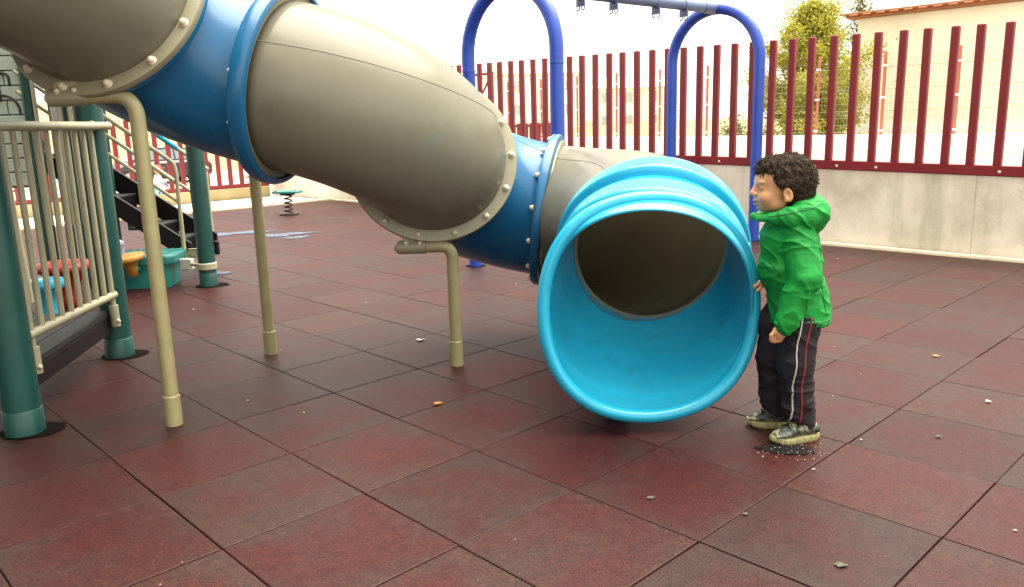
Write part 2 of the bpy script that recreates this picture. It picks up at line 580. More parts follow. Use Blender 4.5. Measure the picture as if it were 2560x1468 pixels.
pm = mesh('post', v_, f_, M_red, False)
j = 4.344
while j > -22.3:
    rr = random.Random(int(j * 1000))
    mw = Matrix.Translation(G(WI + .088, j + rr.uniform(-.012, .012), .782 + wz(j))) @ Matrix.Rotation(GROT, 4, 'Z') @ Matrix.Rotation(rr.uniform(-.006, .006), 4, 'X')
    obj('post', pm, rf, mw)
    j -= .412
v_, f_ = lathe((0, 0, 0), (0, 0, 1), [(0, .0001), (0, .014), (.006, .012), (.009, .0001)], 10, False)
bmz = mesh('rail_bolt', v_, f_, M_bolt)
rot_face = Matrix.Rotation(GROT + math.pi, 4, 'Z') @ Matrix.Rotation(math.pi / 2, 4, 'Y')
for j in (3.3, 2.35, .35, -.38, -2.9, -5.3, -7.6):
    obj('rail_bolt', bmz, rf, Matrix.Translation(G(WI - .022, j, .735 + wz(j))) @ rot_face)

# ---- low wall and fence at the far left end
LJ = -22.0
lw = MB()
M_tanwall = mat('tan_rendered_wall', (.30, .24, .12), .85, .15, 3, .3, 60, dirt=.4)
a, b_ = G(-26, LJ - .2), G(12.85, LJ - .2); cen = (a + b_) / 2
lw.add(*box(cen.x, cen.y, .03, (b_ - a).length, .2, .30, GROT, .01))
tag(lw.build('low_wall', M_tanwall), 'low tan wall under the red fence by the street', 'wall')
lf = empty('street_fence', G(4, LJ - .2, .18), 'bright red post fence on the low wall in front of the parked cars', 'fence')
cen = (G(-26, LJ - .2) + G(12.9, LJ - .2)) / 2
MB().add(*box(cen.x, cen.y, .215, 19.45, .10, .07, GROT, .006)).build('rail', M_red3, lf, False)
v_, f_ = box(0, 0, .595, .07, .062, 1.19, 0, .01)
pm2 = mesh('post', v_, f_, M_red3, False)
i = 12.72
while i > -20:
    obj('post', pm2, lf, Matrix.Translation(G(i, LJ - .2, .248)) @ Matrix.Rotation(GROT, 4, 'Z'))
    i -= .43

# ---- behind the right fence: retaining wall, mesh fence, building, tree
BI = 36.0
M_rw = mat('white_retaining_wall', (.84, .82, .76), .85, .08, 1.2, .2, 40, dirt=.3, dcol=(.5, .46, .36))
rw = empty('retaining_wall', G(BI, -10, 0), 'white retaining wall under the wire mesh fence behind the red posts', 'wall')
for k, j in enumerate(range(26, -60, -8)):
    for (za, zb, off) in ((-.6, .34, 0), (.35, .72, .05)):
        cen = G(BI + .3 + off * 2, j - 4); 
        MB().add(*box(cen.x, cen.y, (za + zb) / 2, .5, 3.985, zb - za, GROT, .01)).build('wall_panel', M_rw, rw, False)
M_rust = mat('faded_red_post', (.42, .11, .07), .6, .1, 8)
M_wire = mat('pale_green_wire', (.20, .21, .11), .5, .1, 8)
M_clip = mat('white_clip', (.8, .8, .76), .4)
mfence = empty('mesh_fence', G(BI + .5, -10, .72), 'pale green wire mesh fence with thin red posts on the retaining wall', 'fence')
jj = 6.5
mj = []
while jj > -34:
    mj.append(jj); jj -= 3.08
for n, j in enumerate(mj):
    p = G(BI + .5, j, .7)
    po = MB().add(*tube([p, p + Vector((0, 0, 1.86))], .032, 10)).build('post', M_rust, mfence)
    for z in (.12, .85, 1.55):
        q = G(BI + .42, j, .7 + z)
        MB().add(*box(q.x, q.y, q.z, .05, .09, .04, GROT, .005)).build('clip', M_clip, po, False)
for n in range(len(mj) - 1):
    mb = MB(); ja, jb = mj[n], mj[n + 1]
    k = 0
    for z in np.linspace(.06, 1.66, 11):
        zz = .72 + float(z)
        a, b_ = G(BI + .5, ja, zz), G(BI + .5, jb, zz)
        mb.add(*tube([a, b_], .0035 if k % 3 else .006, 4, False)); k += 1
    nn = 22
    for k in range(nn):
        jx = ja + (jb - ja) * (k + .5) / nn
        mb.add(*tube([G(BI + .49, jx, .75), G(BI + .49, jx, 2.42)], .003, 4, False))
    mb.build('mesh_panel', M_wire, mfence)

# cream building
HB = 46.0
M_wallb = mat('cream_render', (.86, .80, .64), .85, .05, .8, .15, 40)
M_corn = mat('orange_tile_cornice', (.36, .14, .06), .7, .15, 4)
bd = empty('cream_building', G(HB, 0, 0), 'cream rendered building with orange cornice behind the mesh fence', 'building')
cen = (G(HB, -14.4) + G(HB + 24, 26)) / 2
MB().add(*box(cen.x, cen.y, 1.45, 12, 20.2, 4.8, GROT, .02)).build('wall', M_wallb, bd, False)
ro = MB().add(*box(cen.x, cen.y, 3.90, 12.5, 20.7, .09, GROT, .02)).build('roof', M_corn, bd, False)
MB().add(*box(cen.x, cen.y, 3.965, 12.75, 20.95, .05, GROT, .01)).build('roof_edge', M_corn, ro, False)
v_, f_ = box(0, 0, 0, .26, .18, .035, 0, .01)
tme = mesh('roof_tile', v_, f_, M_corn, False)
for k in range(56):
    obj('roof_tile', tme, ro, Matrix.Translation(G(HB - .78, -14.6 + .37 * k * 2 + .3, 3.92)) @ Matrix.Rotation(GROT, 4, 'Z') @ Matrix.Rotation(R(-8), 4, 'Y'))
cen = (G(HB - .06, -14.3) + G(HB - .06, 26)) / 2
MB().add(*box(cen.x, cen.y, .55, .08, 20.2, .6, GROT, .01)).build('plinth', M_rw, bd, False)

# trees
def leaf_mat(name, c0, c1):
    m, t, b = _nodes(name)
    rnd = N(t, 'ShaderNodeNewGeometry').outputs['Random Per Island']
    t.links.new(ramp(t, rnd, [(0, c0), (1, c1)]), b.inputs['Base Color'])
    b.inputs['Roughness'].default_value = .55
    b.inputs['Transmission Weight'].default_value = 0
    tr = N(t, 'ShaderNodeBsdfTranslucent'); 
    t.links.new(ramp(t, rnd, [(0, c0), (1, c1)]), tr.inputs['Color'])
    mx = N(t, 'ShaderNodeMixShader'); mx.inputs[0].default_value = .45
    out = t.nodes['Material Output']
    t.links.new(b.outputs[0], mx.inputs[1]); t.links.new(tr.outputs[0], mx.inputs[2])
    t.links.new(mx.outputs[0], out.inputs['Surface'])
    return m
M_leaf = leaf_mat('yellow_green_leaves', (.17, .20, .014), (.52, .46, .06))
M_leaf2 = leaf_mat('olive_leaves', (.05, .08, .01), (.17, .18, .03))
M_bark = mat('bark', (.13, .10, .07), .9, .3, 12, .5, 60)
def tree(name, base, h, rad, z0, nleaf, leafm, label, lsz=.085, seed=1, shape='cone'):
    rr = random.Random(seed)
    b0 = Vector(base)
    t = empty(name, b0, label, 'tree')
    mb = MB()
    tp = [b0 + Vector((.06 * math.sin(k * 1.3), .05 * math.cos(k * 1.7), h * .93 * k / 8)) for k in range(9)]
    mb.add(*tube(tp, [.11 * (1 - .85 * k / 8) * h / 3.5 for k in range(9)], 8))
    tips = []
    nb = 42
    for k in range(nb):
        u = (k + rr.random()) / nb
        z = z0 + (h - z0) * u * .96
        az = k * 2.39996 + rr.uniform(-.3, .3)
        prof = (1 - u) ** .55 * (.45 + 1.1 * min(1, u * 3.2)) if shape == 'cone' else math.sin(math.pi * (.15 + .8 * u))
        L = rad * min(1.0, prof) * rr.uniform(.55, 1.12)
        s = b0 + Vector((0, 0, max(z0 * .6, z - L * .45)))
        e = b0 + Vector((L * math.cos(az), L * math.sin(az), z + rr.uniform(-.1, .2)))
        mid = (s + e) / 2 + Vector((0, 0, .08))
        mb.add(*tube([s, mid, e], [.028, .018, .006], 5))
        for q in range(7):
            w = .3 + .7 * q / 6
            tips.append((s * (1 - w) + e * w, .16 + .20 * rr.random()))
    for q in range(10):
        tips.append((b0 + Vector((rr.uniform(-.1, .1), rr.uniform(-.1, .1), h - .10 * q)), .10 + .02 * q))
    mb.build('trunk', M_bark, t)
    V = []; F = []
    for k in range(nleaf):
        c, r = tips[rr.randrange(len(tips))]
        d = Vector((rr.gauss(0, 1), rr.gauss(0, 1), rr.gauss(0, .9)))
        p = c + d * r * .55
        a = Vector((rr.gauss(0, 1), rr.gauss(0, 1), rr.gauss(0, 1))).normalized()
        bq = a.cross(Vector((rr.gauss(0, 1), rr.gauss(0, 1), rr.gauss(0, 1)))).normalized()
        nn = a.cross(bq)
        s = lsz * rr.uniform(.6, 1.3)
        n0 = len(V)
        V += [p - a * s * .5, p + bq * s * .32 + nn * s * .08, p + a * s * .55, p - bq * s * .32 + nn * s * .08]
        F.append((n0, n0 + 1, n0 + 2, n0 + 3))
    obj('crown', mesh('crown', V, F, leafm, False), t)
    return t
tree('leafy_tree', G(41, -14.6, -.2), 4.25, 1.80, .70, 52000, M_leaf, 'yellow-green leafy tree beside the cream building behind the red fence', .072, 4)
tree('young_tree', G(52, -16.8, -.2), 5.1, .75, 1.8, 5000, M_leaf2, 'thin taller tree peeping over the left corner of the cream building roof', .065, 9)
hedge = tree('low_shrub', G(40, -18.6, -.2), 1.2, .7, .3, 1500, M_leaf2, 'low olive shrub left of the yellow-green tree behind the retaining wall', .08, 12, 'ball')

# gate and board fence seen through the posts
GI = 26.0
gt = empty('red_gate', G(GI, -25.6, 0), 'open red steel gate frame behind the left end of the post fence', 'gate')
def gp(j, z): return G(GI, j, z)
for nm, a, b_, r in (('post', (-27.6, -.3), (-27.6, 2.5), .045), ('post', (-23.7, -.3), (-23.7, 2.46), .045),
                     ('rail', (-27.6, 2.42), (-23.7, 2.42), .035), ('rail', (-27.6, 1.82), (-23.7, 1.82), .03), ('brace', (-24.6, 1.84), (-23.75, 2.38), .025), ('rail', (-27.6, .3), (-23.7, .3), .03)):
    MB().add(*tube([gp(*a), gp(*b_)], r, 8)).build(nm, M_red3, gt)
bf = empty('board_fence', G(GI, -21, 0), 'low red board fence seen between the posts above the slide', 'fence')
j = -23.1
while j < -19.6:
    c = G(GI, j, .35)
    MB().add(*box(c.x, c.y, .45, .03, .15, 1.5, GROT, .006)).build('board', M_red3, bf, False)
    j += .42
cen = (G(GI - .08, -23.3) + G(GI - .08, -19.6)) / 2
MB().add(*box(cen.x, cen.y, 1.14, .03, 1.85, .06, GROT, .005)).build('rail', M_red3, bf, False)

# brick building added out of view on the left to block sky light
def m_brick():
    m, t, b = _nodes('brown_brickwork')
    n = N(t, 'ShaderNodeTexBrick')
    n.inputs['Color1'].default_value = (.20, .10, .07, 1); n.inputs['Color2'].default_value = (.15, .075, .055, 1); n.inputs['Mortar'].default_value = (.24, .22, .19, 1)
    n.inputs['Scale'].default_value = 4.0
    mp = N(t, 'ShaderNodeMapping'); mp.inputs['Rotation'].default_value = (R(90), 0, 0)
    t.links.new(N(t, 'ShaderNodeTexCoord').outputs['Object'], mp.inputs['Vector']); t.links.new(mp.outputs[0], n.inputs['Vector'])
    t.links.new(n.outputs['Color'], b.inputs['Base Color']); b.inputs['Roughness'].default_value = .85
    return m
sb = empty('shade_building', (-14, -5, 0), 'brown brick building added out of view on the left for its shade', 'building')
MB().add(*box(-14.1, -5.5, 3.4, 10, 18, 7.0, 0, .02)).build('wall', m_brick(), sb, False)
MB().add(*box(-14.1, -5.5, 6.97, 10.8, 18.8, .18, 0, .03)).build('roof', M_rw, sb, False)
M_pane = mat('shade_building_pane', (.05, .06, .07), .1, .1, 2)
for fl in range(2):
    for k in range(6):
        y = -12.8 + 2.9 * k
        wn = MB().add(*box(-9.09, y, 1.7 + 2.8 * fl, .08, 1.9, 1.5, 0, .01)).build('window', M_white, sb, False)
        MB().add(*box(-9.055, y, 1.7 + 2.8 * fl, .04, 1.75, 1.35, 0, .005)).build('pane', M_pane, wn, False)

# hillside with pale houses, street
def hillside():
    m, t, b = _nodes('dry_grass_hill')
    tc = N(t, 'ShaderNodeTexCoord').outputs['Object']
    a = noise_node(t, tc, .18, 6, .65); c = noise_node(t, tc, 1.7, 6, .7)
    k = mixc(t, .5, ramp(t, a, [(.35, (.23, .17, .075)), (.65, (.32, .25, .13))]), ramp(t, c, [(.3, (.19, .15, .065)), (.7, (.34, .27, .15))]))
    t.links.new(k, b.inputs['Base Color']); b.inputs['Roughness'].default_value = .95
    bump_to(t, b, c, .6, .1)
    V = []; F = []
    az = np.radians(np.linspace(140, 30, 56)); rd = [44, 50, 58, 68, 82, 100, 125, 160]
    for a_ in az:
        for r_ in rd:
            x, y = r_ * math.cos(a_), r_ * math.sin(a_)
            u = min(1, max(0, (r_ - 44) / 60.0))
            s = 1.6 + 6.5 * max(0, math.sin((a_ - R(88)) * 1.3))
            z = -.85 + s * (u ** .8) + .9 * (mnoise.noise(Vector((x * .06, y * .06, 0))) * u)
            V.append((x, y, z))
    n = len(rd)
    for p in range(len(az) - 1):
        for q in range(n - 1):
            F.append((p * n + q, p * n + q + 1, (p + 1) * n + q + 1, (p + 1) * n + q))
    o = obj('hillside', mesh('hillside', V, F, m))
    tag(o, 'dry tan grassy hillside beyond the street', None, None, 'structure')
hillside()
M_asph = mat('pale_asphalt', (.30, .28, .25), .8, .1, 1.5, .3, 60)  # light grey asphalt with slight random variation
tag(MB().add([G(-90, -46, -.79), G(60, -46, -.79), G(60, -58, -.79), G(-90, -58, -.79)], [(3, 2, 1, 0)]).build('street', M_asph), 'pale street where the cars are parked', None, None, 'structure')

M_hw = mat('pale_house_wall', (.85, .81, .73), .85, .05, .6)
M_hr = mat('clay_roof', (.76, .66, .56), .8, .15, 2)
M_glass = mat('dark_window', (.40, .42, .44), .15, .1, 3)
def house(x, y, z, w, d, h, rot, label, floors=2):
    t = empty('hillside_house', (x, y, z), label, 'house', 'pale houses on the far hillside')
    M4 = Matrix.Translation((x, y, z)) @ Matrix.Rotation(rot, 4, 'Z')
    def tr(vf): return [M4 @ Vector(p) for p in vf[0]], vf[1]
    MB().add(*tr(box(0, 0, h / 2 - .5, w, d, h + 1))).build('wall', M_hw, t, False)
    e = .3
    vv = [(-w / 2 - e, -d / 2 - e, h), (w / 2 + e, -d / 2 - e, h), (w / 2 + e, d / 2 + e, h), (-w / 2 - e, d / 2 + e, h), (-w / 2 - e, 0, h + 1.5), (w / 2 + e, 0, h + 1.5)]
    MB().add([M4 @ Vector(p) for p in vv], [(0, 1, 5, 4), (2, 3, 4, 5), (0, 4, 3), (1, 2, 5), (0, 3, 2, 1)]).build('roof', M_hr, t, False)
    for fl in range(floors):
        for k in range(3):
            xx = -w / 2 + w * (k + .5) / 3
            wn = MB().add(*tr(box(xx, -d / 2 - .01, 1.4 + fl * 2.7, 1.0, .06, 1.3))).build('window', M_hw, t, False)
            MB().add(*tr(box(xx, -d / 2 - .05, 1.4 + fl * 2.7, .84, .03, 1.12))).build('pane', M_glass, wn, False)
house(3.5, 98, 1.2, 9, 7, 5.4, .2, 'pale hillside house with clay roof, left of the right-hand blue swing leg')
house(-8, 110, 1.9, 10, 7, 5.2, -.15, 'pale hillside house seen just left of the middle blue swing leg')
house(16, 104, -.2, 9, 7, 5.2, -.3, 'pale hillside house seen between the two right swing legs')

# ================================================================= TUBE SLIDE
def axis(az, el):
    az, el = R(az), R(el)
    return Vector((math.cos(az) * math.cos(el), math.sin(az) * math.cos(el), math.sin(el)))
FL = {   # joint: centre, direction of travel
    'S': (Vector((-3.30, 2.55, 2.42)), axis(20, -18)),
    'F0': (Vector((-2.32, 2.72, 2.14)), axis(-8, -16)),
    'F1': (Vector((-1.600, 3.430, 1.735)), axis(80, -28)),
    'F2': (Vector((-0.985, 3.740, 1.402)), axis(-11, -12)),
    'F3': (Vector((-0.388, 4.150, 1.045)), axis(96, -20)),
    'F4': (Vector((0.245, 4.600, 0.718)), axis(-11, -8)),
    'F5': (Vector((0.606, 3.440, 0.672)), axis(-91, -10)),
    'RIM': (Vector((0.529, 3.020, 0.500)), axis(-88, 3)),
}
slide = empty('tube_slide', (-.4, 3.9, 0), 'twisting tube slide in beige and blue plastic sections', 'slide')

def hermite(a, b, m=1.15, n=28, ma=None, mb_=None):
    p0, t0 = FL[a]; p1, t1 = FL[b]
    L = (p1 - p0).length
    m0 = t0 * L * (ma or m); m1 = t1 * L * (mb_ or m)
    out = []
    for k in range(n + 1):
        t = k / n
        h00 = 2 * t**3 - 3 * t**2 + 1; h10 = t**3 - 2 * t**2 + t; h01 = -2 * t**3 + 3 * t**2; h11 = t**3 - t**2
        p = p0 * h00 + m0 * h10 + p1 * h01 + m1 * h11
        d = p0 * (6 * t**2 - 6 * t) + m0 * (3 * t**2 - 4 * t + 1) + p1 * (-6 * t**2 + 6 * t) + m1 * (3 * t**2 - 2 * t)
        out.append((p, d.normalized()))
    return out

def sweep(path, ro, ri, n=64, sq=0.0):
    """double-walled tube along (point, tangent) list, ro/ri lists of radii"""
    V = []; F = []
    m = len(path)
    fr = [frame(t) for _, t in path]
    for rad in (ro, ri):
        for k, (p, t) in enumerate(path):
            a, e1, e2 = fr[k]
            for q in range(n):
                th = 2 * math.pi * q / n
                w = k / (m - 1) if sq else 0
                V.append(p + (e1 * math.cos(th) + e2 * (math.sin(th) * (1 + .045 * w))) * rad[k] * (1 - sq * w * math.cos(4 * th)))
    o2 = m * n
    for k in range(m - 1):
        for q in range(n):
            l = (q + 1) % n
            F.append((k * n + q, (k + 1) * n + q, (k + 1) * n + l, k * n + l))
            F.append((o2 + k * n + q, o2 + k * n + l, o2 + (k + 1) * n + l, o2 + (k + 1) * n + q))
    for q in range(n):
        l = (q + 1) % n
        F.append((q, l, o2 + l, o2 + q))
        e = (m - 1) * n
        F.append((e + q, o2 + e + q, o2 + e + l, e + l))
    return V, F

TR, TI = .375, .360
def section(a, b, m, name='tube_section', mm=1.15, ma=None, mb_=None, ri1=None, seam=None):
    path = hermite(a, b, mm, 30, ma, mb_)
    k = len(path)
    ri = [TI] * k
    if ri1:
        for q in range(6): ri[-1 - q] = ri1 + (TI - ri1) * q / 5
    o = MB().add(*sweep(path, [TR] * k, ri)).build(name, m, slide)
    if seam is not None:
        for s in seam:
            pts = []
            for p, t in path:
                ax, e1, e2 = frame(t)
                pts.append(p + (e1 * math.cos(s) + e2 * math.sin(s)) * (TR - .0012))
            MB().add(*tube(pts, .0032, 6)).build('seam', m, o)
    return o
section('S', 'F0', M_blue)
section('F0', 'F1', M_beige, seam=(R(60), R(240)))
section('F1', 'F2', M_blue, seam=(R(60), R(240)))
section('F2', 'F3', M_beige, seam=(R(28), R(208)))
section('F3', 'F4', M_blue, seam=(R(60), R(240)))
section('F4', 'F5', M_beige, ma=.9, mb_=.8, ri1=.318, seam=(R(60), R(240)))

v_, f_ = lathe((0, 0, 0), (0, 0, 1), [(-.004, .0001), (-.004, .019), (.003, .019), (.004, .0145), (.012, .0145), (.017, .0125), (.021, .008), (.0225, .0001)], 12, False)
bolt_me = mesh('bolt', v_, f_, M_bolt)
def flange(key, d0, d1, r, m, bolts=0, face=-1, br=.400, phase=0.0, rnd=.006, ri=.368, bs_=1.0):
    c, a = FL[key]
    rb = min(rnd, (d1 - d0) * .48)
    prof = [(d0, ri), (d0, r - rb), (d0 + rb * .3, r - rb * .3), (d0 + rb, r), (d1 - rb, r), (d1 - rb * .3, r - rb * .3), (d1, r - rb), (d1, ri)]
    v, f = lathe(c, a, prof, 72)
    o = MB().add(v, [q[::-1] for q in f]).build('flange', m, slide, True, 35)
    ax, e1, e2 = frame(a)
    for k in range(bolts):
        th = 2 * math.pi * (k + phase) / bolts
        d = e1 * math.cos(th) + e2 * math.sin(th)
        p = c + ax * (d0 if face < 0 else d1) + d * br
        z = (-ax if face < 0 else ax)
        q = z.to_track_quat('Z', 'Y').to_matrix().to_4x4()
        obj('bolt', bolt_me, o, Matrix.Translation(p) @ q @ Matrix.Scale(bs_, 4))
    return o
flange('F0', -.03, .0, .43, M_blue, 14, 1); flange('F0', .0005, .03, .43, M_beige_fl)
flange('F1', -.032, 0, .432, M_beige_fl, 13, -1, .402, .30); flange('F1', .0005, .030, .424, M_blue)
flange('F2', -.055, .022, .442, M_blue, 12, -1, .408, .2, .024, ri=.412, bs_=.6); flange('F2', -.052, .004, .4115, M_beige_fl)
flange('F3', -.034, 0, .432, M_beige_fl, 14, -1, .404, .02); flange('F3', .0005, .028, .422, M_blue)
flange('F4', -.052, 0, .432, M_blue, 14, -1, .402, .3, .012); flange('F4', .0005, .016, .400, M_beige_fl)
flange('F5', -.03, -.0005, .396, M_beige_fl)

SQ = .019
# exit: flange ring, raised band and rolled rim in one moulding
path = hermite('F5', 'RIM', .45, 130)
L = 0; cum = [0]
for k in range(1, len(path)):
    L += (path[k][0] - path[k - 1][0]).length; cum.append(L)
def interp(x, xs, ys):
    return float(np.interp(x, xs, ys))
ox_ = [0, .004, .010, .050, .056, .060, .064, .100, .106, .116, .215, .228, .236, L - .09, L - .03, L]
oy_ = [.400, .409, .413, .413, .409, .398, .379, .379, .394, .400, .413, .408, .384, .386, .394, .414]
ro = [interp(c, ox_, oy_) for c in cum]
ri = [interp(c, [0, L * .6, L], [.330, .362, .406]) for c in cum]
ex = MB().add(*sweep(path, ro, ri, 88, SQ)).build('exit_section', M_exit, slide, True, 40)
c, a = FL['RIM']
tor = []
for k in range(20):
    t = 2 * math.pi * k / 20
    tor.append((.030 * math.cos(t) - .004, .418 + .026 * math.sin(t)))
v, f = lathe(c, a, tor, 96)
_a, _e1, _e2 = frame(a)
v = [p + _e2 * (.045 * (p - c).dot(_e2)) + (p - c) * (-SQ * math.cos(4 * math.atan2((p - c).dot(_e2), (p - c).dot(_e1)))) for p in v]
rim = MB().add(v, f).build('rolled_rim', M_exit, slide)
kb = min(range(len(cum)), key=lambda q: abs(cum[q] - .160))
ax, e1, e2 = frame(path[kb][1])
v_, f_ = lathe((0, 0, 0), (0, 0, 1), [(-.006, .022), (.0015, .022), (.003, .019), (.003, .013), (.0, .010), (.0, .0001)], 18, False)
plug_me = mesh('plug', v_, f_, M_exit)
for k in range(12):                    # shallow plugs in the raised band
    th = 2 * math.pi * (k + .5) / 12
    d = e1 * math.cos(th) + e2 * math.sin(th)
    p = path[kb][0] + d * (ro[kb] + .0005)
    obj('plug', plug_me, ex, Matrix.Translation(p) @ d.to_track_quat('Z', 'Y').to_matrix().to_4x4())
# foot under the exit
MB().add(*box(.425, 3.22, .045, .09, .12, .09, .1, .012)).build('exit_foot', M_exit, slide, False)

# start platform of the slide, left of the camera
stt = empty('start_tower', (-4.2, 2.4, 0), 'start tower of the slide beyond the left edge, canopy added for shade', 'play tower')
for (x, y) in ((-3.35, 1.6), (-3.35, 3.1), (-5.0, 1.6), (-5.0, 3.1), (-3.35, -1.6), (-5.0, -1.6)):
    MB().add(*tube([(x, y, -.02), (x, y, 3.05)], .073, 24)).build('post', M_teal, stt, True, 50)
for k in range(12):
    MB().add(*box(-4.175, 1.67 + .124 * k, 1.93, 1.7, .118, .05, 0, .006)).build('deck_plank', M_deck, stt, False)
for (x0, y0, x1, y1) in ((-3.35, 1.6, -5.0, 1.6), (-5.0, 1.6, -5.0, 3.1), (-3.35, 3.1, -5.0, 3.1)):
    for z in (2.15, 2.75):
        MB().add(*tube([(x0, y0, z), (x1, y1, z)], .021, 10)).build('rail', M_rail, stt)
    for k in range(1, 10):
        w = k / 10; p = (x0 + (x1 - x0) * w, y0 + (y1 - y0) * w)
        MB().add(*tube([(*p, 2.15), (*p, 2.75)], .013, 8)).build('bar', M_rail, stt)
vv = [(-5.6, -2.2, 3.0), (-1.75, -2.2, 3.0), (-1.75, 4.3, 3.0), (-5.6, 4.3, 3.0), (-4.0, 1.2, 3.7), (-3.3, 1.2, 3.7)]  # canopy out of view, widened towards the camera to add shade
MB().add(vv, [(0, 1, 5, 4), (1, 2, 5), (2, 3, 4, 5), (3, 0, 4), (3, 2, 1, 0)]).build('roof', M_blue, stt, False)

# support poles with clamp saddles
def support(foot, clamp_a, clamp_b, key, r=.030):
    """pole from the ground, bending into a horizontal arm held by a saddle"""
    f0 = Vector(foot); ca = Vector(clamp_a); cb = Vector(clamp_b)
    z = cb.z
    top = Vector((f0.x, f0.y, z))
    dirc = (cb - top)
    pts = bend([f0, top, cb, ca], .27, 12)
    o = MB().add(*tube(pts, r, 18)).build('support_pole', M_pole, slide)
    MB().add(*tube([f0 + Vector((0, 0, -.02)), f0 + Vector((0, 0, .128)), f0 + Vector((0, 0, .132))], [r + .0045, r + .0045, r + .001], 18)).build('sleeve', M_pole, o, True, 40)
    d = (ca - cb).normalized()
    s = MB().add(*tube([cb - d * .0, cb + d * .004, ca - d * .02, ca + d * .012, ca + d * .03], [r - .001, r + .005, r + .005, r + .003, .012], 20)).build('saddle', M_beige_fl, o, True, 40)
    mid = (ca + cb) / 2
    MB().add(*box(mid.x, mid.y, mid.z + .035, (ca - cb).length * .8, .03, .055, math.atan2(d.y, d.x), .006)).build('saddle_web', M_beige_fl, s, False)
    for w in (.25, .75):
        q = ca * w + cb * (1 - w) + Vector((0, -r * .8, r * .7))
        obj('bolt', bolt_me, s, Matrix.Translation(q) @ Vector((0, -1, .6)).to_track_quat('Z', 'Y').to_matrix().to_4x4() @ Matrix.Scale(.7, 4))
    return o
support((-1.455, 3.248, 0), (-1.775, 3.245, 1.362), (-1.640, 3.248, 1.366), 'F1')
support((-1.349, 4.310, 0), (-1.10, 4.00, 1.10), (-1.20, 4.13, 1.10), 'F2')
support((-0.295, 3.998, 0), (-0.555, 4.00, .622), (-0.420, 4.00, .622), 'F3')

# ================================================================= SWING FRAME
sw = empty('swing_frame', G(10, -2.9, 0), 'tall blue steel swing frame with two arched ends and no seats', 'swing frame')
R_SW = .054
cs = []
for (ia, ja, jb) in ((7.38, -4.07, -2.07), (12.75, -1.77, -3.77)):
    a = G(ia, ja); b_ = G(ia, jb); c = (a + b_) / 2; cs.append(c)
    u = (b_ - a).normalized(); rad = (b_ - a).length / 2
    zc = 1.76
    pts = [a, a + Vector((0, 0, zc * .5)), a + Vector((0, 0, zc))]
    for k in range(1, 20):
        t = math.pi * k / 20
        pts.append(c + Vector((0, 0, zc)) - u * rad * math.cos(t) + Vector((0, 0, rad * math.sin(t))))
    pts += [b_ + Vector((0, 0, zc)), b_ + Vector((0, 0, zc * .5)), b_]
    ar = MB().add(*tube(pts, R_SW, 22)).build('arch', M_swing, sw)
    for p in (a, b_):
        MB().add(*tube([p + Vector((0, 0, 1.640)), p + Vector((0, 0, 1.655))], R_SW + .0025, 22)).build('joint_ring', M_swing, ar)
        post_hole(p.x - .02, p.y, .085, int(p.x * 10) + 40)
top = Vector((0, 0, 2.265))
bd_dir = (cs[1] - cs[0]).normalized()
ba, bb = cs[0] + top - bd_dir * .02, cs[1] + top + bd_dir * .02
MB().add(*tube([ba, bb], .050, 22)).build('top_beam', M_galv, sw)
for e, s in ((ba, 1), (bb, -1)):
    MB().add(*tube([e - bd_dir * .02 * s, e + bd_dir * .22 * s], .0555, 22)).build('beam_sleeve', M_swing if s > 0 else M_galv, sw)
Lb = (bb - ba).length
for w in (.30, .45, .66, .81):
    p = ba + bd_dir * Lb * w
    br = MB()
    br.add(*tube([p - bd_dir * .022, p + bd_dir * .022], .0565, 20))
    br.add(*box(p.x, p.y, p.z - .078, .012, .10, .06, math.atan2(bd_dir.y, bd_dir.x), .004))
    h = br.build('hanger', M_galv, sw, True, 40)
    side = Vector((-bd_dir.y, bd_dir.x, 0))
    for s in (-1, 1):
        q = p + side * .028 * s + Vector((0, 0, -.118))
        ring = [q + side * .016 * math.cos(t) + Vector((0, 0, .022 * math.sin(t))) for t in [2 * math.pi * k / 12 for k in range(12)]]
        MB().add(*tube(ring, .006, 6, False, True)).build('hook', M_galv, h)

# ================================================================= PLAY TOWER
tw = empty('play_tower', (-2.6, 5.2, 0), 'green-posted play tower with railing, black stairs and cream handrails', 'play tower')
def post(x, y, z1, r=.073, cap=False, z0=-.02, sleeve=True):
    p = [(x, y, z0), (x, y, z1)]
    rr_ = [r, r]
    if cap:
        p += [(x, y, z1 + .02), (x, y, z1 + .045), (x, y, z1 + .055)]; rr_ += [r * .95, r * .6, .004]
    o = MB().add(*tube(p, rr_, 28)).build('post', M_teal, tw, True, 50)
    if sleeve:
        MB().add(*tube([(x, y, z0), (x, y, .104), (x, y, .108)], [r + .0035, r + .0035, r], 28)).build('sleeve', M_teal, o, True, 50)
    return o
pA = post(-2.065, 3.205, 1.56, cap=True); pB = post(-2.21, 4.355, 2.5, cap=True); pC = post(-2.44, 6.37, 2.7, .066, True)
post(-3.57, 7.25, 2.75, .045, False); post(-3.80, 6.60, 2.75, .05, False); post(-3.69, 6.72, 2.75, .035, False, sleeve=False); post(-3.52, 6.62, 2.75, .03, False, sleeve=False)
post(-4.6, 4.4, 2.75, .07, False)
MB().add(*box(-2.95, 5.75, 2.80, 1.5, 3.1, .10, 0, .02)).build('roof', M_tealp, tw, False)  # roof out of view, put in to shade the left side
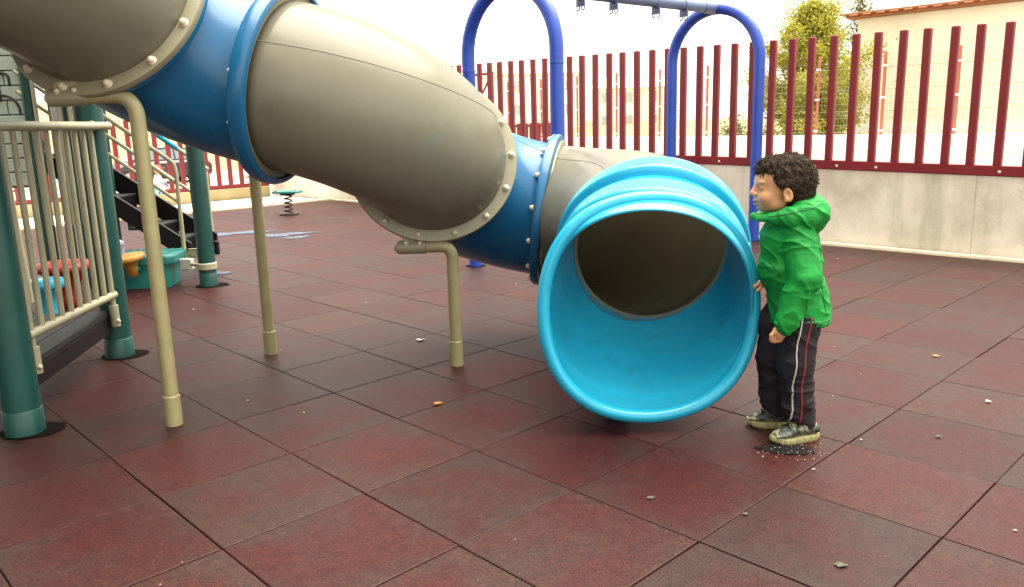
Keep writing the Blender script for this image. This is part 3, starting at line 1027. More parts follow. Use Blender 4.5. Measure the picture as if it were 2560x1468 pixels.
# railing between the two near posts
A = Vector((-2.035, 3.23, 0)); B = Vector((-2.165, 4.33, 0))
ab = B - A
rl = empty  # (name kept free)
rp = MB().add(*tube([A + Vector((0, 0, 1.262)), B + ab.normalized() * .10 + Vector((.03, 0, 1.262))], .021, 16)).build('top_rail', M_rail, tw)
MB().add(*tube([A + ab * .93 + Vector((0, 0, 1.262)), A + ab * .955 + Vector((0, 0, 1.262))], .027, 16)).build('collar', M_rail, rp, True, 40)
MB().add(*tube([A + ab * .05 + Vector((0, 0, .398)), A + ab * .955 + Vector((0, 0, .366))], .020, 16)).build('bottom_rail', M_rail, tw)
nb = 10
for k in range(nb):
    w = .075 + (.925 - .075) * k / (nb - 1)
    p = A + ab * w
    zl = .398 - .032 * w
    end = k in (0, nb - 1)
    q = MB().add(*tube([p + Vector((0, 0, zl - (.16 if end else 0))), p + Vector((0, 0, 1.262))], .0130, 12)).build('bar', M_rail, tw)
    if end:
        MB().add(*tube([p + Vector((0, 0, zl - .17)), p + Vector((0, 0, zl - .055))], .023, 12)).build('bracket', M_rail, q, True, 40)
        obj('bolt', bolt_me, q, Matrix.Translation(p + Vector((.022, -.012, zl - .14))) @ Vector((1, -.5, 0)).to_track_quat('Z', 'Y').to_matrix().to_4x4() @ Matrix.Scale(.6, 4))
# low deck behind the railing
D0, D1 = A + Vector((-.02, .10, 0)), B + Vector((-.02, -.08, 0))
dd = (D1 - D0); dn = Vector((-dd.y, dd.x, 0)).normalized()
for k in range(4):
    a = D0 + dn * (.002 + .105 * k); b_ = D1 + dn * (.002 + .105 * k); c = (a + b_) / 2 + dn * .05
    MB().add(*box(c.x, c.y, .268, dd.length, .10, .035, math.atan2(dd.y, dd.x), .005)).build('deck_plank', M_deck, tw, False)
c = (D0 + D1) / 2 + dn * .012
MB().add(*box(c.x, c.y, .205, dd.length, .022, .088, math.atan2(dd.y, dd.x), .003)).build('deck_beam', M_black, tw, False)

# stairs rising to the left behind post C
def stringer(y, h):
    X0, X1 = -2.70, -4.05
    up_ = lambda x: .726 - .705 * (x + 3.303)
    vv = []
    for x in (X0, X1):
        for dz in (-h, 0):
            for dy in (-.016, .016):
                vv.append((x, y + dy, up_(x) + dz))
    ff = [(0, 1, 3, 2), (4, 6, 7, 5), (0, 4, 5, 1), (2, 3, 7, 6), (0, 2, 6, 4), (1, 5, 7, 3)]
    return MB().add(vv, ff).build('stringer', M_black, tw, False)
stringer(6.75, .175); stringer(7.36, .20)
for k in range(8):
    x = -2.70 - .177 * k; z = .178 + .125 * k
    tr0 = MB().add(*box(x - .075, 7.055, z, .195, .575, .022, 0, .005)).build('tread', M_deck, tw, False)
    rs = MB().add(*box(x - .165, 7.055, z + .070, .012, .575, .116, 0, .003)).build('riser', M_black, tw, False)
    for q in range(4):
        MB().add(*box(x - .157, 7.055, z + .03 + .026 * q, .006, .56, .009, 0, 0)).build('rib', M_black, rs, False)
# handrails
def hp(x, y, z): return Vector((x, y, z))
hr = MB().add(*tube(bend([hp(-3.95, 6.7, 1.865), hp(-2.755, 6.7, .975), hp(-2.74, 6.7, .90), hp(-2.745, 6.7, .22)], .07, 6), .017, 12)).build('handrail', M_rail, tw)
for (za, zb) in ((1.735, .806), (1.577, .650)):
    MB().add(*tube([hp(-3.95, 6.7, za), hp(-2.745, 6.7, zb)], .014, 10)).build('mid_rail', M_rail, hr)
MB().add(*box(-2.665, 6.70, .215, .13, .012, .085, 0, .02)).build('stair_bracket', M_rail, hr, False)
hr2 = MB().add(*tube([hp(-3.95, 7.36, 1.80), hp(-2.80, 7.36, .945), hp(-2.72, 7.36, .88)], .018, 12)).build('handrail', M_rail, tw)
MB().add(*tube([hp(-3.14, 7.36, 1.198), hp(-2.97, 7.36, 1.071)], .023, 12)).build('grip', M_exit, hr2)
MB().add(*tube([hp(-3.95, 7.36, 1.48), hp(-2.75, 7.36, .58)], .015, 10)).build('mid_rail', M_rail, hr2)
MB().add(*tube([hp(-2.74, 7.36, .90), hp(-2.74, 7.36, .2)], .017, 10)).build('rail_post', M_rail, hr2)
# clamp ring and arm at foot of post C
cl = MB().add(*tube([(-2.44, 6.37, .135), (-2.44, 6.37, .142), (-2.44, 6.37, .185), (-2.44, 6.37, .192)], [.070, .077, .077, .070], 24)).build('clamp_ring', M_rail, tw, True, 40)
MB().add(*tube([(-2.49, 6.40, .165), (-2.60, 6.45, .165)], .015, 10)).build('clamp_arm', M_rail, cl)
MB().add(*box(-2.645, 6.48, .165, .11, .05, .09, -.3, .008)).build('clamp_block', M_white, cl, False)
MB().add(*box(-2.365, 6.42, .30, .035, .04, .11, 0, .008)).build('latch', M_black, cl, False)
# castle panel of raised plastic blocks on the tower
M_block = mat('mint_grey_block', (.40, .50, .43), .55, .12, 3, .2, 60, dirt=.2)
M_groove = mat('panel_backing', (.16, .17, .14), .7, .2, 5)
M_lblock = mat('pale_panel', (.55, .56, .55), .55, .06, 3)
PX0, PX1, PY = -5.10, -3.93, 6.75
cp = MB().add(*box((PX0 + PX1) / 2, PY + .03, 1.55, PX1 - PX0, .03, 1.5, 0, .004)).build('castle_panel', M_groove, tw, False)
for rw_ in range(13):
    z = .87 + rw_ * .116
    x = PX0 + (.0 if rw_ % 2 else -.13)
    k = 0
    while x < PX1 - .02:
        xa, xb = max(x, PX0), min(x + .26, PX1)
        if xb - xa > .03:
            MB().add(*box((xa + xb) / 2, PY, z, xb - xa - .010, .035, .106, 0, .005)).build('block', M_block, cp, False)
        x += .26
for (x, z, r) in ((-4.09, 1.42, .13), (-4.06, 1.68, .045)):
    pts = [(x - r, PY - .022, z - .18)] + [(x - r * math.cos(t), PY - .022, z + r * math.sin(t)) for t in [math.pi * k / 12 for k in range(13)]] + [(x + r, PY - .022, z - (.05 if r < .1 else .02))]
    MB().add(*tube(pts, .010, 6)).build('arch_trim', M_spring, cp)
MB().add(*box(-3.605, 6.62, 1.6, .10, .03, 1.5, 0, .008)).build('pale_panel', M_lblock, tw, False)
for x in (-3.735, -3.555, -3.47):
    MB().add(*tube([(x, 6.55, .5), (x, 6.55, 2.4)], .013, 10)).build('bar', M_rail, tw)
MB().add(*tube([(-2.72, 4.45, .3), (-2.80, 4.45, 2.3)], .018, 10)).build('bar', M_rail, tw)

# ================================================================= PLAY TABLE AND STOOLS
def roundbox(cx, cy, z0, z1, sx, sy, r, rot, taper=1.0, dome=.0, n=6):
    vv = []; ff = []
    ring = []
    for q, (ox, oy) in enumerate(((1, 1), (-1, 1), (-1, -1), (1, -1))):
        for k in range(n + 1):
            t = math.pi / 2 * (q + k / n)
            ring.append((ox * (sx / 2 - r) + r * math.cos(t), oy * (sy / 2 - r) + r * math.sin(t)))
    h = z1 - z0
    lv = [(z0, taper), (z0 + .01, taper), (z1 - min(.03, h * .3), 1), (z1 - .008, .985), (z1, .95), (z1 + dome, .5), (z1 + dome * 1.1, .02)]
    m_ = len(ring)
    for z, s in lv:
        for x, y in ring:
            x, y = x * s, y * s
            vv.append((cx + x * math.cos(rot) - y * math.sin(rot), cy + x * math.sin(rot) + y * math.cos(rot), z))
    for l in range(len(lv) - 1):
        for k in range(m_):
            b2 = (k + 1) % m_
            ff.append((l * m_ + k, l * m_ + b2, (l + 1) * m_ + b2, (l + 1) * m_ + k))
    ff.append(tuple(range(m_ - 1, -1, -1))); ff.append(tuple((len(lv) - 1) * m_ + k for k in range(m_)))
    return vv, ff
pt = empty('play_table', (-2.92, 6.45, 0), 'low teal plastic play table in front of the black stairs', 'play table')
MB().add(*roundbox(-3.00, 6.48, 0, .215, .50, .36, .05, .12, .95)).build('base', M_tealp, pt, True, 40)
tt = MB().add(*roundbox(-3.02, 6.50, .195, .262, .62, .44, .08, .12, 1.0, .006)).build('table_top', M_tealp, pt, True, 50)
for k in range(9):
    x = -3.26 + .060 * k
    MB().add(*tube([(x - .02, 6.34, .268), (x + .03, 6.66, .268)], .008, 6)).build('ridge', M_tealp, tt)
v_, f_ = lathe((0, 0, 0), (0, 0, 1), [(0, .001), (0, .036), (.06, .040), (.10, .060), (.122, .095), (.130, .113), (.140, .118), (.158, .118), (.166, .110), (.168, .001)], 30, False)
se = obj('side_seat', mesh('side_seat', v_, f_, M_yel), pt, Matrix.Translation((-2.955, 6.20, .128)) @ Matrix.Rotation(R(7), 4, 'X') @ Matrix.Rotation(R(-6), 4, 'Y'))
MB().add(*tube([(-2.955, 6.22, .17), (-2.955, 6.34, .17)], .02, 10)).build('seat_bracket', M_tealp, pt)
def mushroom(name, x, y, h, rt, rb, m, label, tilt=0):
    t = empty(name, (x, y, 0), label, 'stool', 'plastic stools of the play corner')
    MB().add(*lathe((x, y, 0), (0, 0, 1), [(0, .001), (0, rb * 1.1), (h * .2, rb * .95), (h * .5, rb), (h * .72, rb * 1.5), (h * .8, rb * 1.9), (h * .86, rb * 1.5), (h * .86, .001)], 32, False)).build('stem', m, t)
    MB().add(*lathe((x, y, 0), (0, 0, 1), [(h * .80, .001), (h * .80, rt * .93), (h * .84, rt), (h * .92, rt), (h * .98, rt * .93), (h, rt * .7), (h * 1.0, .001)], 36, False)).build('seat', m, t, True, 50)
    return t
mushroom('toddler_stool', -3.22, 5.72, .33, .19, .09, M_red2, 'red mushroom-shaped stool seen through the railing bars')
mushroom('toddler_stool', -3.075, 5.20, .30, .125, .06, M_exit, 'light blue mushroom-shaped stool seen through the railing bars')
st_ = empty('toy_peg', (-3.16, 6.46, .27), 'small mauve plastic peg standing on the play table', 'toy')
MB().add(*lathe((-3.16, 6.46, .268), (0, 0, 1), [(0, .03), (.06, .026), (.07, .035), (.10, .03), (.115, .001)], 16, False)).build('peg', M_purple, st_)

# ================================================================= SPRING RIDER
sr = empty('spring_rider', (-3.21, 11.7, 0), 'teal-topped spring rider on a black coil spring', 'spring rider')
pts = []
for k in range(110):
    t = k / 109; a = t * 2 * math.pi * 4.5
    rr_ = .062 - .010 * t
    pts.append((-3.21 + rr_ * math.cos(a), 11.7 + rr_ * math.sin(a), .02 + .27 * t))
MB().add(*tube(pts, .011, 8)).build('spring', M_spring, sr)
MB().add(*lathe((-3.21, 11.7, 0), (0, 0, 1), [(0, .001), (.0, .14), (.02, .14), (.022, .001)], 20, False)).build('base_plate', M_spring, sr, True, 40)
MB().add(*box(-3.21, 11.7, .30, .20, .14, .03, .2, .006)).build('mount', M_spring, sr, False)
MB().add(*roundbox(-3.21, 11.7, .315, .345, .40, .24, .04, -.1, 1.0, .003)).build('seat', M_tealp, sr, True, 40)
for s in (-1, 1):
    MB().add(*tube([(-3.21 + .13 * s, 11.62, .35), (-3.21 + .19 * s, 11.6, .33)], .012, 8)).build('handle', M_spring, sr)

# ================================================================= PARKED CARS
M_tyre = mat('tyre', (.015, .015, .015), .8); M_rim = mat('alloy', (.45, .45, .46), .3, .1, 9, metal=.8)
M_lampg = mat('headlamp', (.75, .75, .75), .15); M_cglass = mat('car_glass', (.16, .19, .21), .08, .05, 2)
def car(name, loc, heading, paint, label, hatch=False):
    t = empty(name, loc, label, 'car', 'cars parked along the street')
    M4 = Matrix.Translation(Vector(loc)) @ Matrix.Rotation(heading, 4, 'Z')
    def tr(vf): return [M4 @ Vector(p) for p in vf[0]], vf[1]
    # body: half-section stations along the length (x forward)
    xs = [-2.12, -2.08, -1.85, -1.3, -.6, .3, .95, 1.5, 1.95, 2.12, 2.16]
    zt = [.62, .80, .92, .93, .92, .92, .92, .85, .72, .58, .50]
    zb = [.40, .30, .24, .22, .20, .20, .20, .22, .26, .32, .40]
    hw = [.60, .74, .83, .87, .88, .88, .87, .85, .79, .66, .55]
    vv = []; ff = []
    for x, a, b_, w in zip(xs, zt, zb, hw):
        m_ = (a + b_) / 2
        sec = [(-w * .86, b_), (-w * .98, b_ + .08), (-w, m_), (-w * .97, a - .10), (-w * .85, a - .01), (0, a + .03), (w * .85, a - .01), (w * .97, a - .10), (w, m_), (w * .98, b_ + .08), (w * .86, b_)]
        vv += [(x, y, z) for y, z in sec]
    n = 11
    for k in range(len(xs) - 1):
        for q in range(n):
            r_ = (q + 1) % n
            ff.append((k * n + q, k * n + r_, (k + 1) * n + r_, (k + 1) * n + q))
    ff.append(tuple(range(n))[::-1]); ff.append(tuple((len(xs) - 1) * n + q for q in range(n)))
    bo = MB().add(*tr((vv, ff))).build('body', paint, t, True, 35)
    # cabin
    rx0 = -1.75 if not hatch else -2.0
    cab = [(rx0, .90, .74), (rx0 + .45, 1.36, .60), (-.6, 1.44, .59), (.1, 1.42, .59), (.35, 1.36, .60), (1.15, .90, .74)]
    vv = []; ff = []
    for x, z, w in cab: vv += [(x, -w, z), (x, w, z)]
    for x, z, w in cab: vv += [(x, -.76, .88), (x, .76, .88)]
    k_ = len(cab)
    for k in range(k_ - 1):
        ff.append((2 * k, 2 * k + 1, 2 * k + 3, 2 * k + 2))
        ff.append((2 * k, 2 * k + 2, 2 * k_ + 2 * k + 2, 2 * k_ + 2 * k)); ff.append((2 * k + 1, 2 * k_ + 2 * k + 1, 2 * k_ + 2 * k + 3, 2 * k + 3))
    MB().add(*tr((vv, ff))).build('cabin', paint, t, True, 35)
    # glass
    def pane(pts, nm='window'):
        MB().add([M4 @ Vector(p) for p in pts], [(0, 1, 2, 3)]).build(nm, M_cglass, t, False)
    for s in (-1, 1):
        f_ = lambda x, z: (x, s * (.752 - .155 * (z - .9) / .5) + s * .012, z)
        pane([f_(rx0 + .30, .97), f_(-.62, .97), f_(-.62, 1.37), f_(rx0 + .55, 1.32)])
        pane([f_(-.55, .97), f_(.95, .97), f_(.40, 1.32), f_(-.55, 1.38)])
    pane([(1.12, -.66, .935), (1.12, .66, .935), (.42, .54, 1.345), (.42, -.54, 1.345)], 'windscreen')
    pane([(rx0 - .0, .66, .935), (rx0 - .0, -.66, .935), (rx0 + .40, -.54, 1.335), (rx0 + .40, .54, 1.335)], 'rear_window')
    for x in (-1.30, 1.32):
        for s in (-1, 1):
            w = MB().add(*tr(lathe((x, s * .86, .31), (0, s, 0), [(-.18, .20), (-.18, .30), (-.15, .315), (.0, .315), (.02, .30), (.02, .20)], 28))).build('wheel', M_tyre, t, True, 40)
            MB().add(*tr(lathe((x, s * .86, .31), (0, s, 0), [(.0, .001), (.012, .06), (.0, .10), (.012, .17), (.022, .20), (.0, .21)], 20, False))).build('rim', M_rim, w, True, 30)
    for s in (-1, 1):
        MB().add(*tr(box(2.06, s * .58, .60, .16, .28, .12, s * -.4, .03))).build('headlight', M_lampg, t, False)
    MB().add(*tr(box(2.14, 0, .52, .05, .62, .14, 0, .02))).build('grille', M_black, t, False)
    for s in (-1, 1):
        MB().add(*tr(box(.78, s * .92, .98, .10, .16, .11, 0, .03))).build('mirror', paint, t, False)
    return t
M_p1 = mat('dark_car_paint', (.03, .032, .04), .2, .1, 2); M_p2 = mat('silver_car_paint', (.62, .62, .62), .25, .05, 2); M_p3 = mat('grey_car_paint', (.25, .27, .28), .25, .05, 2)
HD = GROT + math.pi
car('parked_car', (-14.35, 33.0, -.80), HD, M_p1, 'dark saloon car parked behind the red fence, left of the green post')
car('parked_car', (-9.75, 36.8, -.79), HD, M_p2, 'silver car nose seen under the blue tube behind the red fence')
car('parked_car', (-20.2, 29.6, -.79), HD, M_p3, 'grey car behind the red fence seen through the railing bars', True)

# ================================================================= PEOPLE
class SDF:
    """smooth-union field on a grid, polygonised with surface nets"""
    def __init__(s, lo, hi, h):
        s.lo = np.array(lo, float); s.h = h
        s.n = np.ceil((np.array(hi) - s.lo) / h).astype(int) + 1
        s.v = np.full(tuple(s.n), 1.0, np.float32)
    def _sub(s, lo, hi):
        a = np.clip(np.floor((np.array(lo) - s.lo) / s.h).astype(int), 0, s.n)
        b = np.clip(np.ceil((np.array(hi) - s.lo) / s.h).astype(int) + 1, 0, s.n)
        sl = tuple(slice(x, y) for x, y in zip(a, b))
        ax = [s.lo[d] + s.h * np.arange(a[d], b[d]) for d in range(3)]
        return sl, np.meshgrid(*ax, indexing='ij')
    def _join(s, sl, d, k):
        o = s.v[sl]
        if k > 0:
            hh = np.clip(.5 + .5 * (o - d) / k, 0, 1)
            s.v[sl] = o + (d - o) * hh - k * hh * (1 - hh)
        else:
            s.v[sl] = np.minimum(o, d)
    def cap(s, p0, p1, r0, r1=None, k=.012, flat=None):
        r1 = r0 if r1 is None else r1
        p0 = np.array(p0, float); p1 = np.array(p1, float); m = max(r0, r1) + k + .03
        sl, (X, Y, Z) = s._sub(np.minimum(p0, p1) - m, np.maximum(p0, p1) + m)
        if X.size == 0: return s
        d = p1 - p0; L2 = max(1e-9, d @ d)
        t = np.clip(((X - p0[0]) * d[0] + (Y - p0[1]) * d[1] + (Z - p0[2]) * d[2]) / L2, 0, 1)
        dist = np.sqrt((X - p0[0] - t * d[0]) ** 2 + (Y - p0[1] - t * d[1]) ** 2 + (Z - p0[2] - t * d[2]) ** 2) - (r0 + (r1 - r0) * t)
        s._join(sl, dist, k); return s
    def ell(s, c, r, k=.012, ry=0.0, cut=False, rz=0.0):
        c = np.array(c, float); r = np.array(r, float); m = r.max() + k + .03
        sl, (X, Y, Z) = s._sub(c - m, c + m)
        if X.size == 0: return s
        x, y, z = X - c[0], Y - c[1], Z - c[2]
        if rz: x, y = x * math.cos(rz) + y * math.sin(rz), -x * math.sin(rz) + y * math.cos(rz)
        if ry: x, z = x * math.cos(ry) + z * math.sin(ry), -x * math.sin(ry) + z * math.cos(ry)
        k0 = np.sqrt((x / r[0]) ** 2 + (y / r[1]) ** 2 + (z / r[2]) ** 2)
        k1 = np.sqrt((x / r[0] ** 2) ** 2 + (y / r[1] ** 2) ** 2 + (z / r[2] ** 2) ** 2)
        d = k0 * (k0 - 1) / np.maximum(k1, 1e-6)
        if cut:
            o = s.v[sl]; hh = np.clip(.5 - .5 * (o + d) / k, 0, 1)
            s.v[sl] = o + (-d - o) * hh + k * hh * (1 - hh)
        else: s._join(sl, d, k)
        return s
    def grid(s):
        return np.meshgrid(*[s.lo[d] + s.h * np.arange(s.n[d]) for d in range(3)], indexing='ij')
    def net(s):
        v = s.v; h = s.h; nx, ny, nz = v.shape
        sg = v < 0
        cs = np.zeros((nx - 1, ny - 1, nz - 1, 3), np.float32); cn = np.zeros((nx - 1, ny - 1, nz - 1), np.float32)
        for ax in range(3):
            o1, o2 = [d for d in range(3) if d != ax]
            for a in (0, 1):
                for b in (0, 1):
                    s0 = [None] * 3; s0[ax] = slice(0, -1)
                    s0[o1] = slice(a, v.shape[o1] - 1 + a); s0[o2] = slice(b, v.shape[o2] - 1 + b)
                    s1 = list(s0); s1[ax] = slice(1, None)
                    A, Bv = v[tuple(s0)], v[tuple(s1)]
                    ch = (A < 0) != (Bv < 0)
                    t = np.where(ch, A / np.where(ch, A - Bv, 1), 0)
                    off = [0, 0, 0]; off[o1] = a; off[o2] = b
                    for d in range(3):
                        cs[..., d] += np.where(ch, t if d == ax else off[d], 0)
                    cn += ch
        act = cn > 0
        idx = np.full(act.shape, -1, np.int64); idx[act] = np.arange(act.sum())
        ii = np.argwhere(act)
        V = (ii + cs[act] / cn[act][:, None]) * h + s.lo
        F = []
        for ax in range(3):
            o1, o2 = [(1, 2), (2, 0), (0, 1)][ax]
            s0 = [slice(None)] * 3; s0[ax] = slice(0, -1); s1 = [slice(None)] * 3; s1[ax] = slice(1, None)
            A = sg[tuple(s0)]; Bv = sg[tuple(s1)]
            ch = np.argwhere(A != Bv)
            ch = ch[(ch[:, o1] > 0) & (ch[:, o2] > 0) & (ch[:, o1] < v.shape[o1] - 1) & (ch[:, o2] < v.shape[o2] - 1)]
            if len(ch) == 0: continue
            q = []
            for a, b in ((0, 0), (-1, 0), (-1, -1), (0, -1)):
                c = ch.copy(); c[:, o1] += a; c[:, o2] += b
                q.append(idx[c[:, 0], c[:, 1], c[:, 2]])
            q = np.stack(q, 1)
            inside = A[ch[:, 0], ch[:, 1], ch[:, 2]]
            q[~inside] = q[~inside][:, ::-1]
            F.append(q)
        return V, np.concatenate(F)

def vnoise(P, f, seed=0):
    """value noise on an (N,3) array"""
    Q = P * f + seed * 17.31
    i = np.floor(Q).astype(np.int64); w = Q - i; w = w * w * (3 - 2 * w)
    out = 0
    for a in (0, 1):
        for b in (0, 1):
            for c in (0, 1):
                n = (i[:, 0] + a) * 374761393 + (i[:, 1] + b) * 668265263 + (i[:, 2] + c) * 2147483647 + seed * 144665
                n = (n ^ (n >> 13)) * 1274126177
                n = ((n ^ (n >> 16)) & 0xffff) / 65535.0
                out = out + n * (w[:, 0] if a else 1 - w[:, 0]) * (w[:, 1] if b else 1 - w[:, 1]) * (w[:, 2] if c else 1 - w[:, 2])
    return out

def folds(V, F, fn):
    """push vertices along their normals by fn(V)"""
    n = np.zeros_like(V)
    fv = V[F]
    fnm = np.cross(fv[:, 2] - fv[:, 0], fv[:, 3] - fv[:, 1])
    for k in range(4): np.add.at(n, F[:, k], fnm)
    n /= np.maximum(1e-9, np.linalg.norm(n, axis=1))[:, None]
    return V + n * fn(V)[:, None]

def skin_mat(name, c):
    m, t, b = _nodes(name)
    tc = N(t, 'ShaderNodeTexCoord').outputs['Object']
    f = noise_node(t, tc, 25, 4, .6)
    t.links.new(ramp(t, f, [(.3, tuple(x * .88 for x in c)), (.7, tuple(min(1, x * 1.1) for x in c))]), b.inputs['Base Color'])
    b.inputs['Roughness'].default_value = .5
    b.inputs['Subsurface Weight'].default_value = .15
    b.inputs['Subsurface Radius'].default_value = (.01, .004, .002)
    b.inputs['Subsurface Scale'].default_value = .5
    return m
M_skin = skin_mat('skin', (.50, .27, .135))
def cloth_mat(name, c, rough=.7, var=.2):
    m, t, b = _nodes(name)
    tc = N(t, 'ShaderNodeTexCoord').outputs['Object']
    f = noise_node(t, tc, 14, 5, .6); w = noise_node(t, tc, 420, 2, .5)
    t.links.new(ramp(t, f, [(.3, tuple(x * (1 - var) for x in c)), (.7, tuple(x * (1 + var) for x in c))]), b.inputs['Base Color'])
    b.inputs['Roughness'].default_value = rough
    b.inputs['Sheen Weight'].default_value = .0
    b.inputs['Specular IOR Level'].default_value = .3
    bump_to(t, b, w, .25, .001)
    return m
M_green = cloth_mat('green_jacket_cloth', (.003, .215, .030), .62, .22)
M_trous = cloth_mat('dark_trouser_cloth', (.012, .0095, .0145), .75, .25)
M_hair = cloth_mat('dark_brown_hair', (.040, .028, .019), .9, .5)
M_pipe = mat('white_piping', (.45, .45, .42), .5); M_rpipe = mat('red_piping', (.26, .015, .02), .5)
M_eye = mat('eye_white', (.72, .70, .66), .2); M_iris = mat('iris', (.03, .018, .01), .15)
M_lip = skin_mat('lips', (.42, .16, .12))

YC = 2.965           # the boy's middle plane; he faces -X
def bp(x, y, z): return (x, YC + y, z)
# --- body (head, neck, trunk, arms, hands, legs) as one surface
S = SDF((.84, 2.72, .0), (1.28, 3.22, 1.10), .0032)
# trunk and limbs inside the clothes
S.ell(bp(1.05, 0, .72), (.075, .09, .13), .03); S.ell(bp(1.07, 0, .52), (.07, .085, .08), .03)
S.cap(bp(1.01, 0, .80), bp(1.005, 0, .90), .043, .036, .02)
for s, hx, kx, ax_, yy in ((-1, 1.078, 1.052, 1.088, -.066), (1, 1.040, 1.018, 1.035, .066)):
    S.cap(bp(hx, yy * .8, .50), bp(kx, yy, .29), .045, .036, .015)
    S.cap(bp(kx, yy, .29), bp(ax_, yy, .09), .034, .026, .015)
# arms
SHN, ELN, WRN = bp(1.040, -.080, .80), bp(1.058, -.118, .630), bp(.992, -.120, .470)
SHF, ELF, WRF = bp(1.035, .080, .80), bp(1.065, .112, .640), bp(.986, .070, .601)
S.cap(SHN, ELN, .026, .022, .015); S.cap(ELN, WRN, .021, .017, .012)
S.cap(SHF, ELF, .026, .022, .015); S.cap(ELF, WRF, .021, .017, .012)
# near hand: hanging, fingers curled
hx, hy, hz = .978, YC - .116, .442
S.ell((hx, hy, hz), (.025, .016, .029), .008, .35)
for k, (dx, L) in enumerate(((-.017, .024), (-.006, .028), (.006, .027), (.016, .021))):
    b0 = (hx + dx - .006, hy, hz - .020); b1 = (hx + dx - .010, hy + .004, hz - .020 - L * .62); b2 = (hx + dx - .006, hy + .019, hz - .018 - L * .72)
    S.cap(b0, b1, .0068, .0062, .003); S.cap(b1, b2, .0062, .0055, .003)
S.cap((hx - .018, hy - .004, hz + .006), (hx - .033, hy - .006, hz - .010), .0075, .0068, .005); S.cap((hx - .033, hy - .006, hz - .010), (hx - .034, hy - .003, hz - .028), .0066, .0056, .003)
# far hand: reaching to the rim, fingers a little curled
fx, fy, fz = .960, YC + .062, .590
S.ell((fx, fy, fz), (.027, .020, .012), .008, -.25)
for k, (dy, L) in enumerate(((-.019, .026), (-.007, .031), (.006, .030), (.017, .023))):
    b0 = (fx - .020, fy + dy, fz - .003); b1 = (fx - .020 - L * .55, fy + dy * 1.1, fz - .008); b2 = (fx - .022 - L * .85, fy + dy * 1.1, fz - .024)
    S.cap(b0, b1, .0066, .0060, .003); S.cap(b1, b2, .0060, .0052, .003)
S.cap((fx + .004, fy - .018, fz - .002), (fx - .012, fy - .033, fz - .012), .0075, .0066, .005); S.cap((fx - .012, fy - .033, fz - .012), (fx - .026, fy - .034, fz - .022), .0064, .0054, .003)
# head
HY = YC - .012
def h_(x, z, dy=0): return (x + .008, HY + dy, z)
S.ell(h_(1.014, .990), (.088, .070, .082), .02)                 # cranium
S.ell(h_(.958, .992), (.066, .060, .058), .02)                  # forehead
S.ell(h_(.955, .940), (.060, .055, .060), .02)                  # mid face
S.ell(h_(.945, .906), (.042, .040, .034), .018)                 # jaw
S.ell(h_(.922, .891), (.017, .018, .014), .012)                 # chin
for s in (-1, 1):
    S.ell(h_(.925, .928, s * .030), (.026, .022, .024), .014)   # cheeks
    S.ell(h_(.962, .905, s * .036), (.030, .016, .022), .014)
    S.ell(h_(.893, .968, s * .030), (.011, .016, .008), .010, cut=True)   # eye hollows
    S.ell(h_(.906, .984, s * .026), (.009, .020, .006), .012)   # brow
    S.ell(h_(.911, .965, s * .028), (.0125, .0140, .0115), .006)  # lids
    # ear
    S.ell(h_(.990, .940, s * .072), (.0175, .0085, .027), .005, .30)
    S.ell(h_(.987, .941, s * .079), (.009, .006, .015), .004, .25, cut=True)
    S.ell(h_(.984, .922, s * .070), (.009, .007, .009), .004)
S.cap(h_(.898, .972), h_(.886, .945), .009, .0105, .009)        # nose
S.ell(h_(.8835, .9425), (.0085, .0095, .008), .006)
for s in (-1, 1): S.ell(h_(.892, .939, s * .010), (.009, .007, .007), .005)
S.ell(h_(.897, .918), (.010, .019, .0065), .005)                # upper lip
S.ell(h_(.901, .9035), (.010, .016, .006), .005)                # lower lip
S.ell(h_(.888, .9108), (.012, .022, .0022), .003, cut=True)
Vb, Fb = S.net()
boy = obj('person', mesh('person', Vb, Fb, M_skin))
tag(boy, 'small curly-haired child in a green hooded jacket standing beside the slide exit', 'person')
for s in (-1, 1):
    c = h_(.9075, .9655, s * .0275)
    e = MB().add(*lathe(Vector(c) + Vector((.0022, 0, -.001)), (-1, s * .45, 0), [(-.008, .0070), (.0, .0098), (.006, .0088), (.0095, .0055), (.0104, .0001)], 16, False)).build('eye', M_eye, boy)
    MB().add(*lathe(Vector(c) + Vector((.0022, 0, -.001)), (-1, s * .30, -.1), [(.0084, .0066), (.0104, .0045), (.0114, .0001)], 14, False)).build('iris', M_iris, e)
    br = [Vector(h_(.9005 + .003 * abs(q) + .010 * (q + 1) / 2, .9835 - .004 * q * q, s * (.020 + .013 * q))) for q in (-1, -.5, 0, .5, 1)]
    MB().add(*tube(br, [.0015, .0032, .0034, .003, .0012], 6)).build('eyebrow', M_hair, boy)
    ls = [Vector(h_(.8985 + .002 * q * q + .006 * (q + 1) / 2, .9715 - .003 * q * q, s * (.0265 + .011 * q))) for q in (-1, -.5, 0, .5, 1)]
    MB().add(*tube(ls, [.0006, .0015, .0018, .0016, .0006], 6)).build('eyelash', M_hair, boy)
lp = [Vector(h_(.8895 + .009 * q * q, .9155 - .002 * q * q, .016 * q)) for q in np.linspace(-1, 1, 9)]
MB().add(*tube(lp, [.001, .0028, .0036, .0038, .0036, .0038, .0036, .0028, .001], 8)).build('upper_lip', M_lip, boy)
lp = [Vector(h_(.8935 + .009 * q * q, .9035 + .002 * q * q, .014 * q)) for q in np.linspace(-1, 1, 9)]
MB().add(*tube(lp, [.001, .003, .004, .0045, .0046, .0045, .004, .003, .001], 8)).build('lower_lip', M_lip, boy)

